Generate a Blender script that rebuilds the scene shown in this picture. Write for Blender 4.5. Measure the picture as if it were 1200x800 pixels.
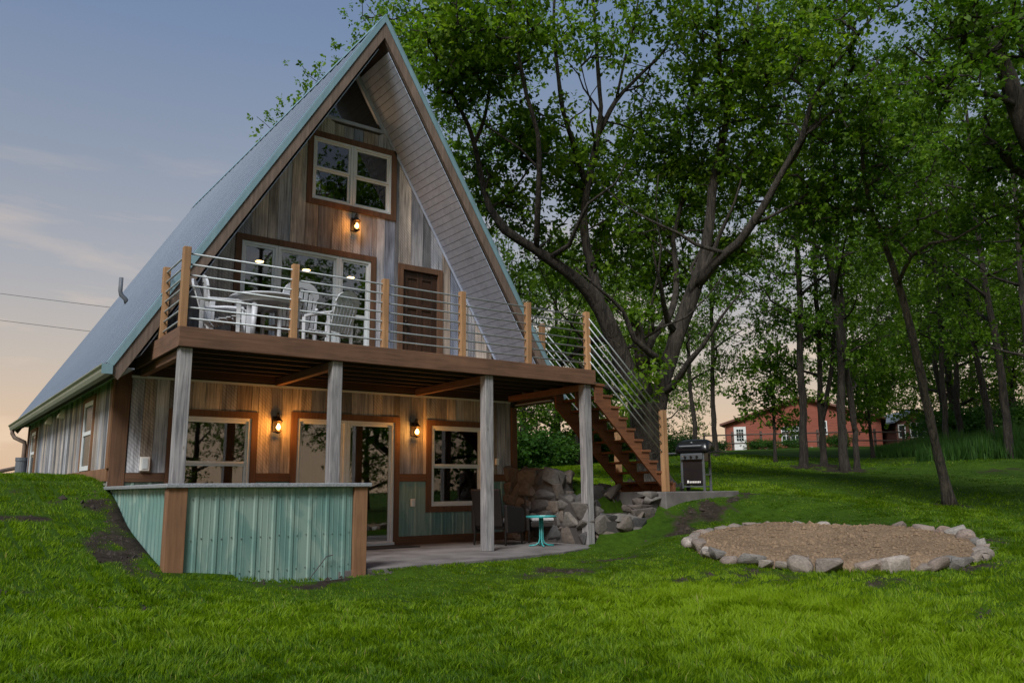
import bpy, bmesh, math, random
import numpy as np
from mathutils import Matrix, Vector

random.seed(7)
RNG = np.random.default_rng(11)
for o_ in list(bpy.data.objects):
    bpy.data.objects.remove(o_)
scene = bpy.context.scene
COL = scene.collection
rad = math.radians

# ------------------------------------------------------------------ camera
CAM_O = np.array([-2.50840691, -10.08711032, 0.88857614])
CAM_R = np.array([0.80179551, -0.59751305, -0.01010536])
CAM_U = np.array([-0.10064817, -0.15168833, 0.9832907])
CAM_F = np.array([0.58906189, 0.78738098, 0.18176162])
FPX = 943.763                       # focal length in pixels of a 1200 px wide frame
cd = bpy.data.cameras.new('camera')
cd.sensor_width = 36.0
cd.lens = 36.0 * FPX / 1200.0
cd.clip_start = 0.05
cd.clip_end = 5000
cam = bpy.data.objects.new('camera', cd)
COL.objects.link(cam)
cam.matrix_world = Matrix(((CAM_R[0], CAM_U[0], -CAM_F[0], CAM_O[0]),
                           (CAM_R[1], CAM_U[1], -CAM_F[1], CAM_O[1]),
                           (CAM_R[2], CAM_U[2], -CAM_F[2], CAM_O[2]),
                           (0, 0, 0, 1)))
scene.camera = cam
scene.render.resolution_x = 1024
scene.render.resolution_y = 682

def px(u, v, D):
    """survey helper: world point seen at (u, v) of the 1200 x 800 photograph, D metres deep"""
    return CAM_O + D * (CAM_F + CAM_R * (u - 600) / FPX - CAM_U * (v - 400) / FPX)

# ------------------------------------------------------------------ world, sun, exposure
SUN_DIR = Vector((-0.62, -0.46, 0.82)).normalized()      # towards the brightest part of the dusk sky
SUN_EL = math.asin(SUN_DIR.z)
SUN_AZ = math.atan2(SUN_DIR.x, SUN_DIR.y)
world = bpy.data.worlds.new('World')
scene.world = world
world.use_nodes = True
wn, wl_ = world.node_tree.nodes, world.node_tree.links
wn.clear()
w_out = wn.new('ShaderNodeOutputWorld')
w_bg = wn.new('ShaderNodeBackground')
w_sky = wn.new('ShaderNodeTexSky')
w_sky.sky_type = 'NISHITA'
w_sky.sun_disc = False
w_sky.sun_elevation = rad(6)
w_sky.sun_rotation = SUN_AZ
w_sky.dust_density = 3.0
w_tc = wn.new('ShaderNodeTexCoord')
w_sep = wn.new('ShaderNodeSeparateXYZ')
wl_.new(w_tc.outputs['Generated'], w_sep.inputs[0])
w_ramp = wn.new('ShaderNodeValToRGB')                    # dusk gradient by elevation, same all round
cr = w_ramp.color_ramp
cr.elements[0].position = 0.0
cr.elements[0].color = (0.55, 0.39, 0.26, 1)
cr.elements[1].position = 1.0
cr.elements[1].color = (0.055, 0.11, 0.23, 1)
for p_, c_ in ((0.07, (0.53, 0.385, 0.275, 1)), (0.15, (0.40, 0.345, 0.305, 1)), (0.24, (0.29, 0.29, 0.315, 1)),
               (0.36, (0.20, 0.23, 0.295, 1)), (0.50, (0.13, 0.18, 0.285, 1)), (0.7, (0.08, 0.135, 0.25, 1))):
    e_ = cr.elements.new(p_)
    e_.color = c_
wl_.new(w_sep.outputs['Z'], w_ramp.inputs['Fac'])
# thin streaky clouds, lit peach from the horizon
w_map = wn.new('ShaderNodeMapping')
w_map.inputs['Scale'].default_value = (1.6, 1.6, 9.0)
wl_.new(w_tc.outputs['Generated'], w_map.inputs['Vector'])
w_noise = wn.new('ShaderNodeTexNoise')
w_noise.inputs['Scale'].default_value = 2.3
w_noise.inputs['Detail'].default_value = 7
w_noise.inputs['Roughness'].default_value = 0.58
w_noise.inputs['Distortion'].default_value = 0.5
wl_.new(w_map.outputs['Vector'], w_noise.inputs['Vector'])
w_cr = wn.new('ShaderNodeValToRGB')
w_cr.color_ramp.elements[0].position = 0.50
w_cr.color_ramp.elements[0].color = (0, 0, 0, 1)
w_cr.color_ramp.elements[1].position = 0.68
w_cr.color_ramp.elements[1].color = (1, 1, 1, 1)
wl_.new(w_noise.outputs['Fac'], w_cr.inputs['Fac'])
w_band = wn.new('ShaderNodeMapRange')
w_band.inputs['From Min'].default_value = 0.42
w_band.inputs['From Max'].default_value = 0.10
wl_.new(w_sep.outputs['Z'], w_band.inputs['Value'])
w_mul = wn.new('ShaderNodeMath')
w_mul.operation = 'MULTIPLY'
wl_.new(w_cr.outputs['Color'], w_mul.inputs[0])
wl_.new(w_band.outputs['Result'], w_mul.inputs[1])
w_mul2 = wn.new('ShaderNodeMath')
w_mul2.operation = 'MULTIPLY'
w_mul2.inputs[1].default_value = 0.6
wl_.new(w_mul.outputs[0], w_mul2.inputs[0])
w_mix = wn.new('ShaderNodeMix')
w_mix.data_type = 'RGBA'
wl_.new(w_mul2.outputs[0], w_mix.inputs['Factor'])
wl_.new(w_ramp.outputs['Color'], w_mix.inputs['A'])
w_mix.inputs['B'].default_value = (0.66, 0.50, 0.37, 1)
# a share of physical sky light on top
w_sc = wn.new('ShaderNodeMix')
w_sc.data_type = 'RGBA'
w_sc.blend_type = 'ADD'
w_sc.inputs['Factor'].default_value = 0.015
wl_.new(w_mix.outputs['Result'], w_sc.inputs['A'])
wl_.new(w_sky.outputs['Color'], w_sc.inputs['B'])
wl_.new(w_sc.outputs['Result'], w_bg.inputs['Color'])
w_bg.inputs['Strength'].default_value = 1.08
wl_.new(w_bg.outputs[0], w_out.inputs[0])

sd = bpy.data.lights.new('sun', 'SUN')
sd.energy = 3.4
sd.angle = rad(20)
sd.color = (1.0, 0.97, 0.94)
sun = bpy.data.objects.new('sun', sd)
COL.objects.link(sun)
sun.rotation_euler = SUN_DIR.to_track_quat('Z', 'Y').to_euler()
scene.view_settings.view_transform = 'Standard'
scene.view_settings.look = 'None'
scene.view_settings.exposure = 0.28
scene.view_settings.gamma = 1.0
scene.view_settings.use_curve_mapping = False

# ------------------------------------------------------------------ materials
class NT:
    def __init__(self, name):
        self.m = bpy.data.materials.new(name)
        self.m.use_nodes = True
        self.n = self.m.node_tree.nodes
        self.l = self.m.node_tree.links
        self.b = self.n['Principled BSDF']
        self.out = self.n['Material Output']
    def new(self, t, **kw):
        nd = self.n.new(t)
        for k, v in kw.items():
            if k.startswith('i_'):
                nd.inputs[k[2:].replace('_', ' ')].default_value = v
            else:
                setattr(nd, k, v)
        return nd
    def link(self, a, b):
        self.l.new(a, b)
    def coords(self, scale=(1, 1, 1), rot=(0, 0, 0), rnd=False):
        tc = self.new('ShaderNodeTexCoord')
        mp = self.new('ShaderNodeMapping')
        mp.inputs['Scale'].default_value = scale
        mp.inputs['Rotation'].default_value = rot
        src = tc.outputs['Object']
        if rnd:
            oi = self.new('ShaderNodeObjectInfo')
            ad = self.new('ShaderNodeVectorMath', operation='ADD')
            ml = self.new('ShaderNodeMath', operation='MULTIPLY')
            ml.inputs[1].default_value = 57.0
            self.link(oi.outputs['Random'], ml.inputs[0])
            self.link(src, ad.inputs[0])
            self.link(ml.outputs[0], ad.inputs[1])
            src = ad.outputs[0]
        self.link(src, mp.inputs['Vector'])
        return mp.outputs['Vector']
    def noise(self, vec, scale, detail=4, rough=0.55, dist=0.0):
        nd = self.new('ShaderNodeTexNoise')
        nd.inputs['Scale'].default_value = scale
        nd.inputs['Detail'].default_value = detail
        nd.inputs['Roughness'].default_value = rough
        nd.inputs['Distortion'].default_value = dist
        self.link(vec, nd.inputs['Vector'])
        return nd.outputs['Fac']
    def ramp(self, fac, stops, interp='LINEAR'):
        nd = self.new('ShaderNodeValToRGB')
        c = nd.color_ramp
        c.interpolation = interp
        c.elements[0].position, c.elements[0].color = stops[0][0], (*stops[0][1], 1)
        c.elements[1].position, c.elements[1].color = stops[-1][0], (*stops[-1][1], 1)
        for p, col in stops[1:-1]:
            e = c.elements.new(p)
            e.color = (*col, 1)
        self.link(fac, nd.inputs['Fac'])
        return nd.outputs['Color']
    def mix(self, fac, a, b, blend='MIX'):
        nd = self.new('ShaderNodeMix', data_type='RGBA', blend_type=blend)
        for sock, val in (('Factor', fac), ('A', a), ('B', b)):
            if isinstance(val, (int, float)):
                nd.inputs[sock].default_value = val
            elif isinstance(val, tuple):
                nd.inputs[sock].default_value = (*val, 1)
            else:
                self.link(val, nd.inputs[sock])
        return nd.outputs['Result']
    def bump(self, h, strength=0.3, dist=0.01):
        nd = self.new('ShaderNodeBump')
        nd.inputs['Strength'].default_value = strength
        nd.inputs['Distance'].default_value = dist
        self.link(h, nd.inputs['Height'])
        self.link(nd.outputs['Normal'], self.b.inputs['Normal'])
    def base(self, col, rough=0.7, metal=0.0, spec=None):
        if isinstance(col, tuple):
            self.b.inputs['Base Color'].default_value = (*col, 1)
        else:
            self.link(col, self.b.inputs['Base Color'])
        self.b.inputs['Roughness'].default_value = rough
        self.b.inputs['Metallic'].default_value = metal
        if spec is not None:
            self.b.inputs['Specular IOR Level'].default_value = spec
        return self.m

M = {}
def wood(name, stops, scale, axis='z', rough=0.8, per_object=True, spread=0.25, knots=True):
    t = NT(name)
    st = {'z': (9, 9, 0.5), 'x': (0.5, 9, 9), 'y': (9, 0.5, 9)}[axis]
    v = t.coords(st, rnd=True)
    g = t.noise(v, scale, 6, 0.62, 0.6)
    c = t.ramp(g, stops)
    v2 = t.coords((1, 1, 1), rnd=True)
    bl = t.noise(v2, 2.2, 3)
    c = t.mix(0.55, c, t.ramp(bl, [(0.3, (0.55, 0.55, 0.55)), (0.7, (1.15, 1.12, 1.08))]), 'MULTIPLY')
    if per_object:
        oi = t.new('ShaderNodeObjectInfo')
        rv = t.ramp(oi.outputs['Random'], [(0, (1 - spread,) * 3), (1, (1 + spread,) * 3)])
        c = t.mix(1.0, c, rv, 'MULTIPLY')
    if knots:
        vo = t.new('ShaderNodeTexVoronoi')
        vo.inputs['Scale'].default_value = 2.2
        st2 = {'z': (2.4, 2.4, 1), 'x': (1, 2.4, 2.4), 'y': (2.4, 1, 2.4)}[axis]
        t.link(t.coords(st2, rnd=True), vo.inputs['Vector'])
        k = t.ramp(vo.outputs['Distance'], [(0.03, (0.3, 0.24, 0.2)), (0.09, (1, 1, 1))])
        c = t.mix(0.8, c, k, 'MULTIPLY')
    t.base(c, rough)
    t.bump(g, 0.35, 0.006)
    M[name] = t.m

wood('cedar', [(0.25, (0.24, 0.125, 0.055)), (0.75, (0.42, 0.25, 0.125))], 3.0, 'z')
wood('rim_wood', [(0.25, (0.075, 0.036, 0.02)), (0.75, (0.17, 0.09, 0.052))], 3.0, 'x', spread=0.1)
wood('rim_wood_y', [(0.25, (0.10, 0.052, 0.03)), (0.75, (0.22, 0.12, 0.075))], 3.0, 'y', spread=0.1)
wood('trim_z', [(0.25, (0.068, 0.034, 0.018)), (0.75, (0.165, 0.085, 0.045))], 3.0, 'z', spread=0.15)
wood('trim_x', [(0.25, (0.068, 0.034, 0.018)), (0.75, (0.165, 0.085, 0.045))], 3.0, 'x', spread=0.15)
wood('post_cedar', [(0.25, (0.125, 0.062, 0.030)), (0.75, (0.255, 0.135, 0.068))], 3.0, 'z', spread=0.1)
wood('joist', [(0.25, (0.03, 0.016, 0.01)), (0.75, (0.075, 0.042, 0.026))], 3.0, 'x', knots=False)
wood('fascia', [(0.25, (0.085, 0.06, 0.045)), (0.75, (0.20, 0.15, 0.12))], 3.0, 'z', spread=0.1, knots=False)
wood('stringer', [(0.25, (0.08, 0.028, 0.011)), (0.75, (0.21, 0.082, 0.032))], 3.0, 'x', spread=0.1)
wood('door_wood', [(0.25, (0.012, 0.006, 0.004)), (0.75, (0.055, 0.026, 0.014))], 3.0, 'z', knots=False, rough=0.45)
wood('inside_wood', [(0.25, (0.14, 0.032, 0.014)), (0.75, (0.32, 0.09, 0.042))], 2.0, 'z', knots=False)
wood('grey_post', [(0.25, (0.075, 0.075, 0.08)), (0.5, (0.235, 0.235, 0.245)), (0.75, (0.39, 0.385, 0.375))], 4.0, 'z', spread=0.06)
wood('fence_wood', [(0.25, (0.05, 0.035, 0.03)), (0.75, (0.13, 0.095, 0.08))], 3.0, 'x', knots=False)

def barn():
    t = NT('barnwood')
    oi = t.new('ShaderNodeObjectInfo')
    pal = t.ramp(oi.outputs['Random'], [(0.0, (0.30, 0.265, 0.22)), (0.12, (0.19, 0.185, 0.185)), (0.24, (0.38, 0.325, 0.26)),
                                         (0.36, (0.155, 0.175, 0.21)), (0.48, (0.27, 0.265, 0.26)), (0.58, (0.22, 0.18, 0.14)),
                                         (0.68, (0.11, 0.11, 0.11)), (0.78, (0.31, 0.31, 0.31)), (0.88, (0.34, 0.31, 0.27)),
                                         (0.95, (0.17, 0.185, 0.21))], 'CONSTANT')
    g = t.noise(t.coords((11, 11, 0.45), rnd=True), 3.2, 7, 0.66, 0.5)
    pal = t.mix(1.0, pal, (1.06, 1.12, 1.26), 'MULTIPLY')
    c = t.mix(0.9, pal, t.ramp(g, [(0.3, (0.34, 0.33, 0.32)), (0.5, (1.1, 1.1, 1.1)), (0.72, (1.75, 1.74, 1.7))]), 'MULTIPLY')
    b = t.noise(t.coords((1.4, 1.4, 0.6), rnd=True), 2.0, 4)
    c = t.mix(0.75, c, t.ramp(b, [(0.35, (0.5, 0.52, 0.56)), (0.62, (1.32, 1.28, 1.22))]), 'MULTIPLY')
    # curved saw marks on some boards
    wv = t.new('ShaderNodeTexWave', wave_type='RINGS', rings_direction='SPHERICAL')
    wv.inputs['Scale'].default_value = 9.0
    wv.inputs['Distortion'].default_value = 1.2
    wv.inputs['Detail'].default_value = 2
    t.link(t.coords((1.0, 1.0, 1.0), rnd=True), wv.inputs['Vector'])
    rnd2 = t.new('ShaderNodeMath', operation='FRACT')
    mul = t.new('ShaderNodeMath', operation='MULTIPLY')
    mul.inputs[1].default_value = 7.31
    t.link(oi.outputs['Random'], mul.inputs[0])
    t.link(mul.outputs[0], rnd2.inputs[0])
    gate = t.ramp(rnd2.outputs[0], [(0.45, (0, 0, 0)), (0.6, (0.35, 0.35, 0.35))])
    saw = t.ramp(wv.outputs['Fac'], [(0.2, (0.5, 0.5, 0.5)), (0.7, (1.15, 1.15, 1.15))])
    c = t.mix(gate, c, t.mix(1.0, c, saw, 'MULTIPLY'))
    t.base(c, 0.85)
    t.bump(g, 0.5, 0.008)
    M['barnwood'] = t.m
barn()

def metal_paint(name, col, col2, rough, metal, axis, streak=0.35):
    t = NT(name)
    st = {'z': (5, 5, 0.25), 's': (5, 0.25, 5)}[axis]
    g = t.noise(t.coords(st, rnd=True), 2.0, 5, 0.6, 0.3)
    c = t.ramp(g, [(0.3, col), (0.7, col2)])
    b = t.noise(t.coords((1, 1, 1)), 1.3, 5, 0.6)
    c = t.mix(streak, c, t.ramp(b, [(0.35, (0.5, 0.5, 0.5)), (0.65, (1.3, 1.3, 1.3))]), 'MULTIPLY')
    r = t.new('ShaderNodeMapRange')
    r.inputs['To Min'].default_value = rough - 0.08
    r.inputs['To Max'].default_value = rough + 0.15
    t.link(g, r.inputs['Value'])
    t.base(c, rough, metal)
    t.link(r.outputs['Result'], t.b.inputs['Roughness'])
    M[name] = t.m
    return t
metal_paint('roof_metal', (0.048, 0.074, 0.112), (0.075, 0.108, 0.155), 0.5, 0.2, 's', 0.2)
metal_paint('rake_metal', (0.17, 0.29, 0.34), (0.22, 0.35, 0.40), 0.4, 0.2, 'z', 0.1)
metal_paint('gutter', (0.20, 0.225, 0.18), (0.27, 0.30, 0.24), 0.45, 0.1, 'z', 0.15)
metal_paint('soffit', (0.32, 0.38, 0.50), (0.43, 0.50, 0.63), 0.5, 0.0, 'z', 0.25)
metal_paint('rail_metal', (0.31, 0.35, 0.37), (0.39, 0.43, 0.45), 0.45, 0.4, 'z', 0.1)

def teal(name, worn):
    t = NT(name)
    big = t.noise(t.coords((1.7, 1.7, 0.5)), 1.2, 7, 0.6, 1.2)
    c = t.ramp(big, [(0.34, (0.095, 0.205, 0.190)), (0.46, (0.13, 0.245, 0.225)), (0.53, (0.165, 0.275, 0.25)), (0.56, (0.215, 0.32, 0.285)), (0.7, (0.24, 0.34, 0.30))])
    st = t.noise(t.coords((14, 14, 0.5)), 2.5, 6, 0.65, 0.3)
    c = t.mix(0.22, c, t.ramp(st, [(0.3, (0.72, 0.74, 0.74)), (0.6, (1.06, 1.06, 1.06))]), 'MULTIPLY')
    rz = t.noise(t.coords((6, 6, 1.2)), 3.0, 6, 0.7, 0.4)
    c = t.mix(t.ramp(rz, [(0.68, (0, 0, 0)), (0.76, (worn,) * 3)]), c, (0.12, 0.10, 0.075))
    t.base(c, 0.5, 0.15)
    M[name] = t.m
teal('teal_metal', 0.55)

def simple(name, col, rough=0.6, metal=0.0, var=0.15, scale=8.0, bump=0.0, spec=None, col2=None):
    t = NT(name)
    g = t.noise(t.coords(), scale, 5, 0.6)
    if col2 is None:
        c = t.mix(1.0, col, t.ramp(g, [(0.3, (1 - var,) * 3), (0.7, (1 + var,) * 3)]), 'MULTIPLY')
    else:
        c = t.ramp(g, [(0.35, col), (0.65, col2)])
    t.base(c, rough, metal, spec)
    if bump:
        t.bump(g, bump, 0.01)
    M[name] = t.m
    return t
simple('white_vinyl', (0.58, 0.64, 0.67), 0.45, var=0.06)
simple('white_resin', (0.50, 0.525, 0.56), 0.45, var=0.08)
simple('white_box', (0.75, 0.75, 0.72), 0.5, var=0.05)
simple('backing', (0.05, 0.04, 0.032), 0.9)
simple('concrete', (0.20, 0.195, 0.185), 0.9, scale=3.0, bump=0.25, col2=(0.33, 0.32, 0.30))
simple('patio_concrete', (0.085, 0.08, 0.078), 0.9, scale=2.2, bump=0.25, col2=(0.165, 0.155, 0.15))
simple('counter_stone', (0.13, 0.145, 0.165), 0.35, scale=90.0, col2=(0.34, 0.36, 0.39))
simple('black_iron', (0.012, 0.011, 0.010), 0.45, 0.4)
simple('bronze_cap', (0.025, 0.016, 0.010), 0.5, 0.5)
simple('grill_black', (0.010, 0.010, 0.012), 0.28, 0.0, var=0.25)
simple('grill_grey', (0.14, 0.16, 0.18), 0.4, 0.6)
simple('grill_steel', (0.42, 0.44, 0.46), 0.35, 0.8)
simple('rubber', (0.012, 0.012, 0.012), 0.85)
simple('pipe_grey', (0.10, 0.115, 0.135), 0.6, 0.0)
simple('wire', (0.05, 0.05, 0.05), 0.6)
simple('aqua_paint', (0.035, 0.27, 0.27), 0.4, 0.0, var=0.1)
simple('cushion', (0.42, 0.42, 0.43), 0.9, var=0.1, scale=30)
simple('mortar', (0.045, 0.042, 0.04), 0.95, scale=12, bump=0.4)
simple('inside_dark', (0.07, 0.05, 0.04), 0.9)
simple('inside_floor', (0.09, 0.055, 0.035), 0.6)
simple('curtain', (0.30, 0.27, 0.23), 0.9)
simple('green_house_white', (0.62, 0.63, 0.62), 0.6, var=0.1)
simple('red_trim', (0.13, 0.055, 0.04), 0.8)
simple('slate_roof', (0.16, 0.19, 0.22), 0.7, var=0.2)
simple('dark_glass', (0.022, 0.032, 0.03), 0.2, 0.0, spec=0.06)
simple('shade_blue', (0.08, 0.14, 0.20), 0.7)

t = NT('wicker')                                   # dark woven strands
ck = t.new('ShaderNodeTexBrick')
ck.inputs['Scale'].default_value = 38
ck.inputs['Color1'].default_value = (0.010, 0.008, 0.007, 1)
ck.inputs['Color2'].default_value = (0.022, 0.018, 0.016, 1)
ck.inputs['Mortar'].default_value = (0.006, 0.005, 0.005, 1)
t.link(t.coords((1, 1, 1), (0.6, 0.3, 0)), ck.inputs['Vector'])
t.base(ck.outputs['Color'], 0.55)
t.bump(ck.outputs['Fac'], -0.6, 0.01)
M['wicker'] = t.m

t = NT('red_siding')                               # lap siding too far away to build board by board
tc = t.new('ShaderNodeTexCoord')
sp = t.new('ShaderNodeSeparateXYZ')
t.link(tc.outputs['Object'], sp.inputs[0])
mm = t.new('ShaderNodeMath', operation='MULTIPLY')
mm.inputs[1].default_value = 1 / 0.19
t.link(sp.outputs['Z'], mm.inputs[0])
fr = t.new('ShaderNodeMath', operation='FRACT')
t.link(mm.outputs[0], fr.inputs[0])
g = t.noise(t.coords((0.8, 0.8, 6)), 2.0, 4)
c = t.ramp(g, [(0.3, (0.19, 0.05, 0.03)), (0.7, (0.28, 0.08, 0.048))])
c = t.mix(1.0, c, t.ramp(fr.outputs[0], [(0.0, (0.45, 0.45, 0.45)), (0.14, (1, 1, 1))]), 'MULTIPLY')
t.base(c, 0.75)
t.bump(fr.outputs[0], 0.5, 0.02)
M['red_siding'] = t.m

# window glass: clear sheet with a mirror-like coat
t = NT('glass')
lw = t.new('ShaderNodeFresnel')
lw.inputs['IOR'].default_value = 1.95
gl = t.new('ShaderNodeBsdfGlossy')
gl.inputs['Roughness'].default_value = 0.015
gl.inputs['Color'].default_value = (0.95, 0.97, 0.98, 1)
tr = t.new('ShaderNodeBsdfTransparent')
tr.inputs['Color'].default_value = (0.85, 0.86, 0.85, 1)
mx = t.new('ShaderNodeMixShader')
t.link(lw.outputs[0], mx.inputs[0])
t.link(tr.outputs[0], mx.inputs[1])
t.link(gl.outputs[0], mx.inputs[2])
t.link(mx.outputs[0], t.out.inputs['Surface'])
M['glass'] = t.m

def emit(name, col, s):
    t = NT(name)
    e = t.new('ShaderNodeEmission')
    e.inputs['Color'].default_value = (*col, 1)
    e.inputs['Strength'].default_value = s
    t.link(e.outputs[0], t.out.inputs['Surface'])
    M[name] = t.m
emit('bulb', (1.0, 0.52, 0.14), 13.0)
emit('downlight', (1.0, 0.60, 0.25), 12.0)

def stone_mat(name, stops, scale=6.0, moss=0.0):
    t = NT(name)
    oi = t.new('ShaderNodeObjectInfo')
    c = t.ramp(oi.outputs['Random'], stops)
    g = t.noise(t.coords((1, 1, 1), rnd=True), scale, 6, 0.65)
    c = t.mix(0.8, c, t.ramp(g, [(0.3, (0.5, 0.5, 0.5)), (0.7, (1.35, 1.33, 1.3))]), 'MULTIPLY')
    g2 = t.noise(t.coords((1, 1, 1), rnd=True), scale * 0.4, 4, 0.6)
    c = t.mix(t.ramp(g2, [(0.55, (0, 0, 0)), (0.7, (0.6, 0.6, 0.6))]), c, t.mix(1.0, c, (1.5, 1.5, 1.42), 'MULTIPLY'))
    t.base(c, 0.9)
    t.bump(g, 0.5, 0.02)
    M[name] = t.m
stone_mat('wall_stone', [(0.0, (0.060, 0.058, 0.056)), (0.2, (0.105, 0.096, 0.086)), (0.4, (0.050, 0.052, 0.055)), (0.6, (0.115, 0.098, 0.083)), (0.8, (0.075, 0.062, 0.055)), (1.0, (0.14, 0.135, 0.125))])
stone_mat('ring_stone', [(0.0, (0.22, 0.20, 0.175)), (0.25, (0.17, 0.135, 0.115)), (0.45, (0.28, 0.265, 0.245)), (0.65, (0.11, 0.105, 0.10)), (0.85, (0.25, 0.20, 0.17)), (1.0, (0.36, 0.35, 0.33))], 9.0)

def bark(name, a, b):
    t = NT(name)
    v = t.coords((5, 5, 0.8))
    g = t.noise(v, 2.2, 8, 0.72, 1.4)
    c = t.ramp(g, [(0.40, a), (0.58, b)])
    l = t.noise(t.coords(), 1.1, 4)
    c = t.mix(0.6, c, t.ramp(l, [(0.35, (0.65, 0.68, 0.62)), (0.7, (1.25, 1.22, 1.15))]), 'MULTIPLY')
    t.base(c, 0.95)
    t.bump(g, 1.0, 0.09)
    M[name] = t.m
bark('oak_bark', (0.012, 0.010, 0.008), (0.068, 0.057, 0.048))
bark('grey_bark', (0.024, 0.021, 0.018), (0.115, 0.10, 0.085))
bark('dark_bark', (0.013, 0.010, 0.008), (0.056, 0.046, 0.038))

def leaf_mat(name, dark, mid, light, extra=()):
    t = NT(name)
    at = t.new('ShaderNodeAttribute', attribute_name='tint')
    oi = t.new('ShaderNodeObjectInfo')
    c = t.ramp(at.outputs['Fac'], [(0.0, dark), (0.5, mid), (0.9 if extra else 1.0, light)] + list(extra))
    c = t.mix(1.0, c, t.ramp(oi.outputs['Random'], [(0, (0.82, 0.86, 0.8)), (1, (1.15, 1.12, 1.1))]), 'MULTIPLY')
    df = t.new('ShaderNodeBsdfPrincipled')
    df.inputs['Roughness'].default_value = 0.55
    df.inputs['Specular IOR Level'].default_value = 0.25
    ts = t.new('ShaderNodeBsdfTranslucent')
    mx = t.new('ShaderNodeMixShader')
    mx.inputs[0].default_value = 0.5
    t.link(c, df.inputs['Base Color'])
    t.link(t.mix(1.0, c, (1.15, 1.25, 0.6), 'MULTIPLY'), ts.inputs['Color'])
    t.link(df.outputs[0], mx.inputs[1])
    t.link(ts.outputs[0], mx.inputs[2])
    t.link(mx.outputs[0], t.out.inputs['Surface'])
    M[name] = t.m
leaf_mat('oak_leaf', (0.034, 0.082, 0.006), (0.094, 0.188, 0.011), (0.205, 0.318, 0.022))
leaf_mat('ash_leaf', (0.040, 0.102, 0.009), (0.098, 0.198, 0.014), (0.18, 0.30, 0.025))
leaf_mat('bush_leaf', (0.02, 0.06, 0.012), (0.045, 0.12, 0.02), (0.08, 0.17, 0.03))
leaf_mat('grass_blade', (0.022, 0.058, 0.003), (0.078, 0.166, 0.004), (0.22, 0.345, 0.008), [(0.94, (0.25, 0.32, 0.025)), (1.0, (0.28, 0.25, 0.09))])

# lawn soil with grass between the blades, bare earth where the 'dirt' attribute says so
t = NT('lawn')
at = t.new('ShaderNodeAttribute', attribute_name='dirt')
v = t.coords()
n1 = t.noise(v, 0.6, 6, 0.6)
n2 = t.noise(v, 9.0, 6, 0.7)
gcol = t.ramp(n1, [(0.3, (0.020, 0.046, 0.004)), (0.7, (0.046, 0.094, 0.005))])
gcol = t.mix(0.8, gcol, t.ramp(n2, [(0.3, (0.45, 0.5, 0.4)), (0.7, (1.3, 1.3, 1.2))]), 'MULTIPLY')
dcol = t.ramp(n2, [(0.3, (0.010, 0.008, 0.006)), (0.7, (0.045, 0.035, 0.027))])
sm = t.new('ShaderNodeMath', operation='ADD')
t.link(at.outputs['Fac'], sm.inputs[0])
n3 = t.new('ShaderNodeMath', operation='MULTIPLY_ADD')
n3.inputs[1].default_value = 0.7
n3.inputs[2].default_value = -0.35
t.link(n2, n3.inputs[0])
t.link(n3.outputs[0], sm.inputs[1])
fac = t.ramp(sm.outputs[0], [(0.28, (0, 0, 0)), (0.52, (1, 1, 1))])
t.base(t.mix(fac, gcol, dcol), 0.95, spec=0.1)
t.bump(n2, 0.6, 0.05)
M['lawn'] = t.m

t = NT('gravel_bed')
v = t.coords()
n1 = t.noise(v, 26, 6, 0.75)
n2 = t.noise(v, 1.5, 5, 0.6)
c = t.ramp(n1, [(0.25, (0.065, 0.046, 0.03)), (0.5, (0.21, 0.15, 0.098)), (0.75, (0.36, 0.275, 0.195))])
c = t.mix(0.6, c, t.ramp(n2, [(0.3, (0.72, 0.7, 0.68)), (0.7, (1.2, 1.18, 1.15))]), 'MULTIPLY')
t.base(c, 0.95, spec=0.1)
t.bump(n1, 0.9, 0.03)
M['gravel_bed'] = t.m
simple('soil', (0.012, 0.009, 0.007), 0.95, scale=14, bump=0.8, col2=(0.04, 0.03, 0.022))

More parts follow.
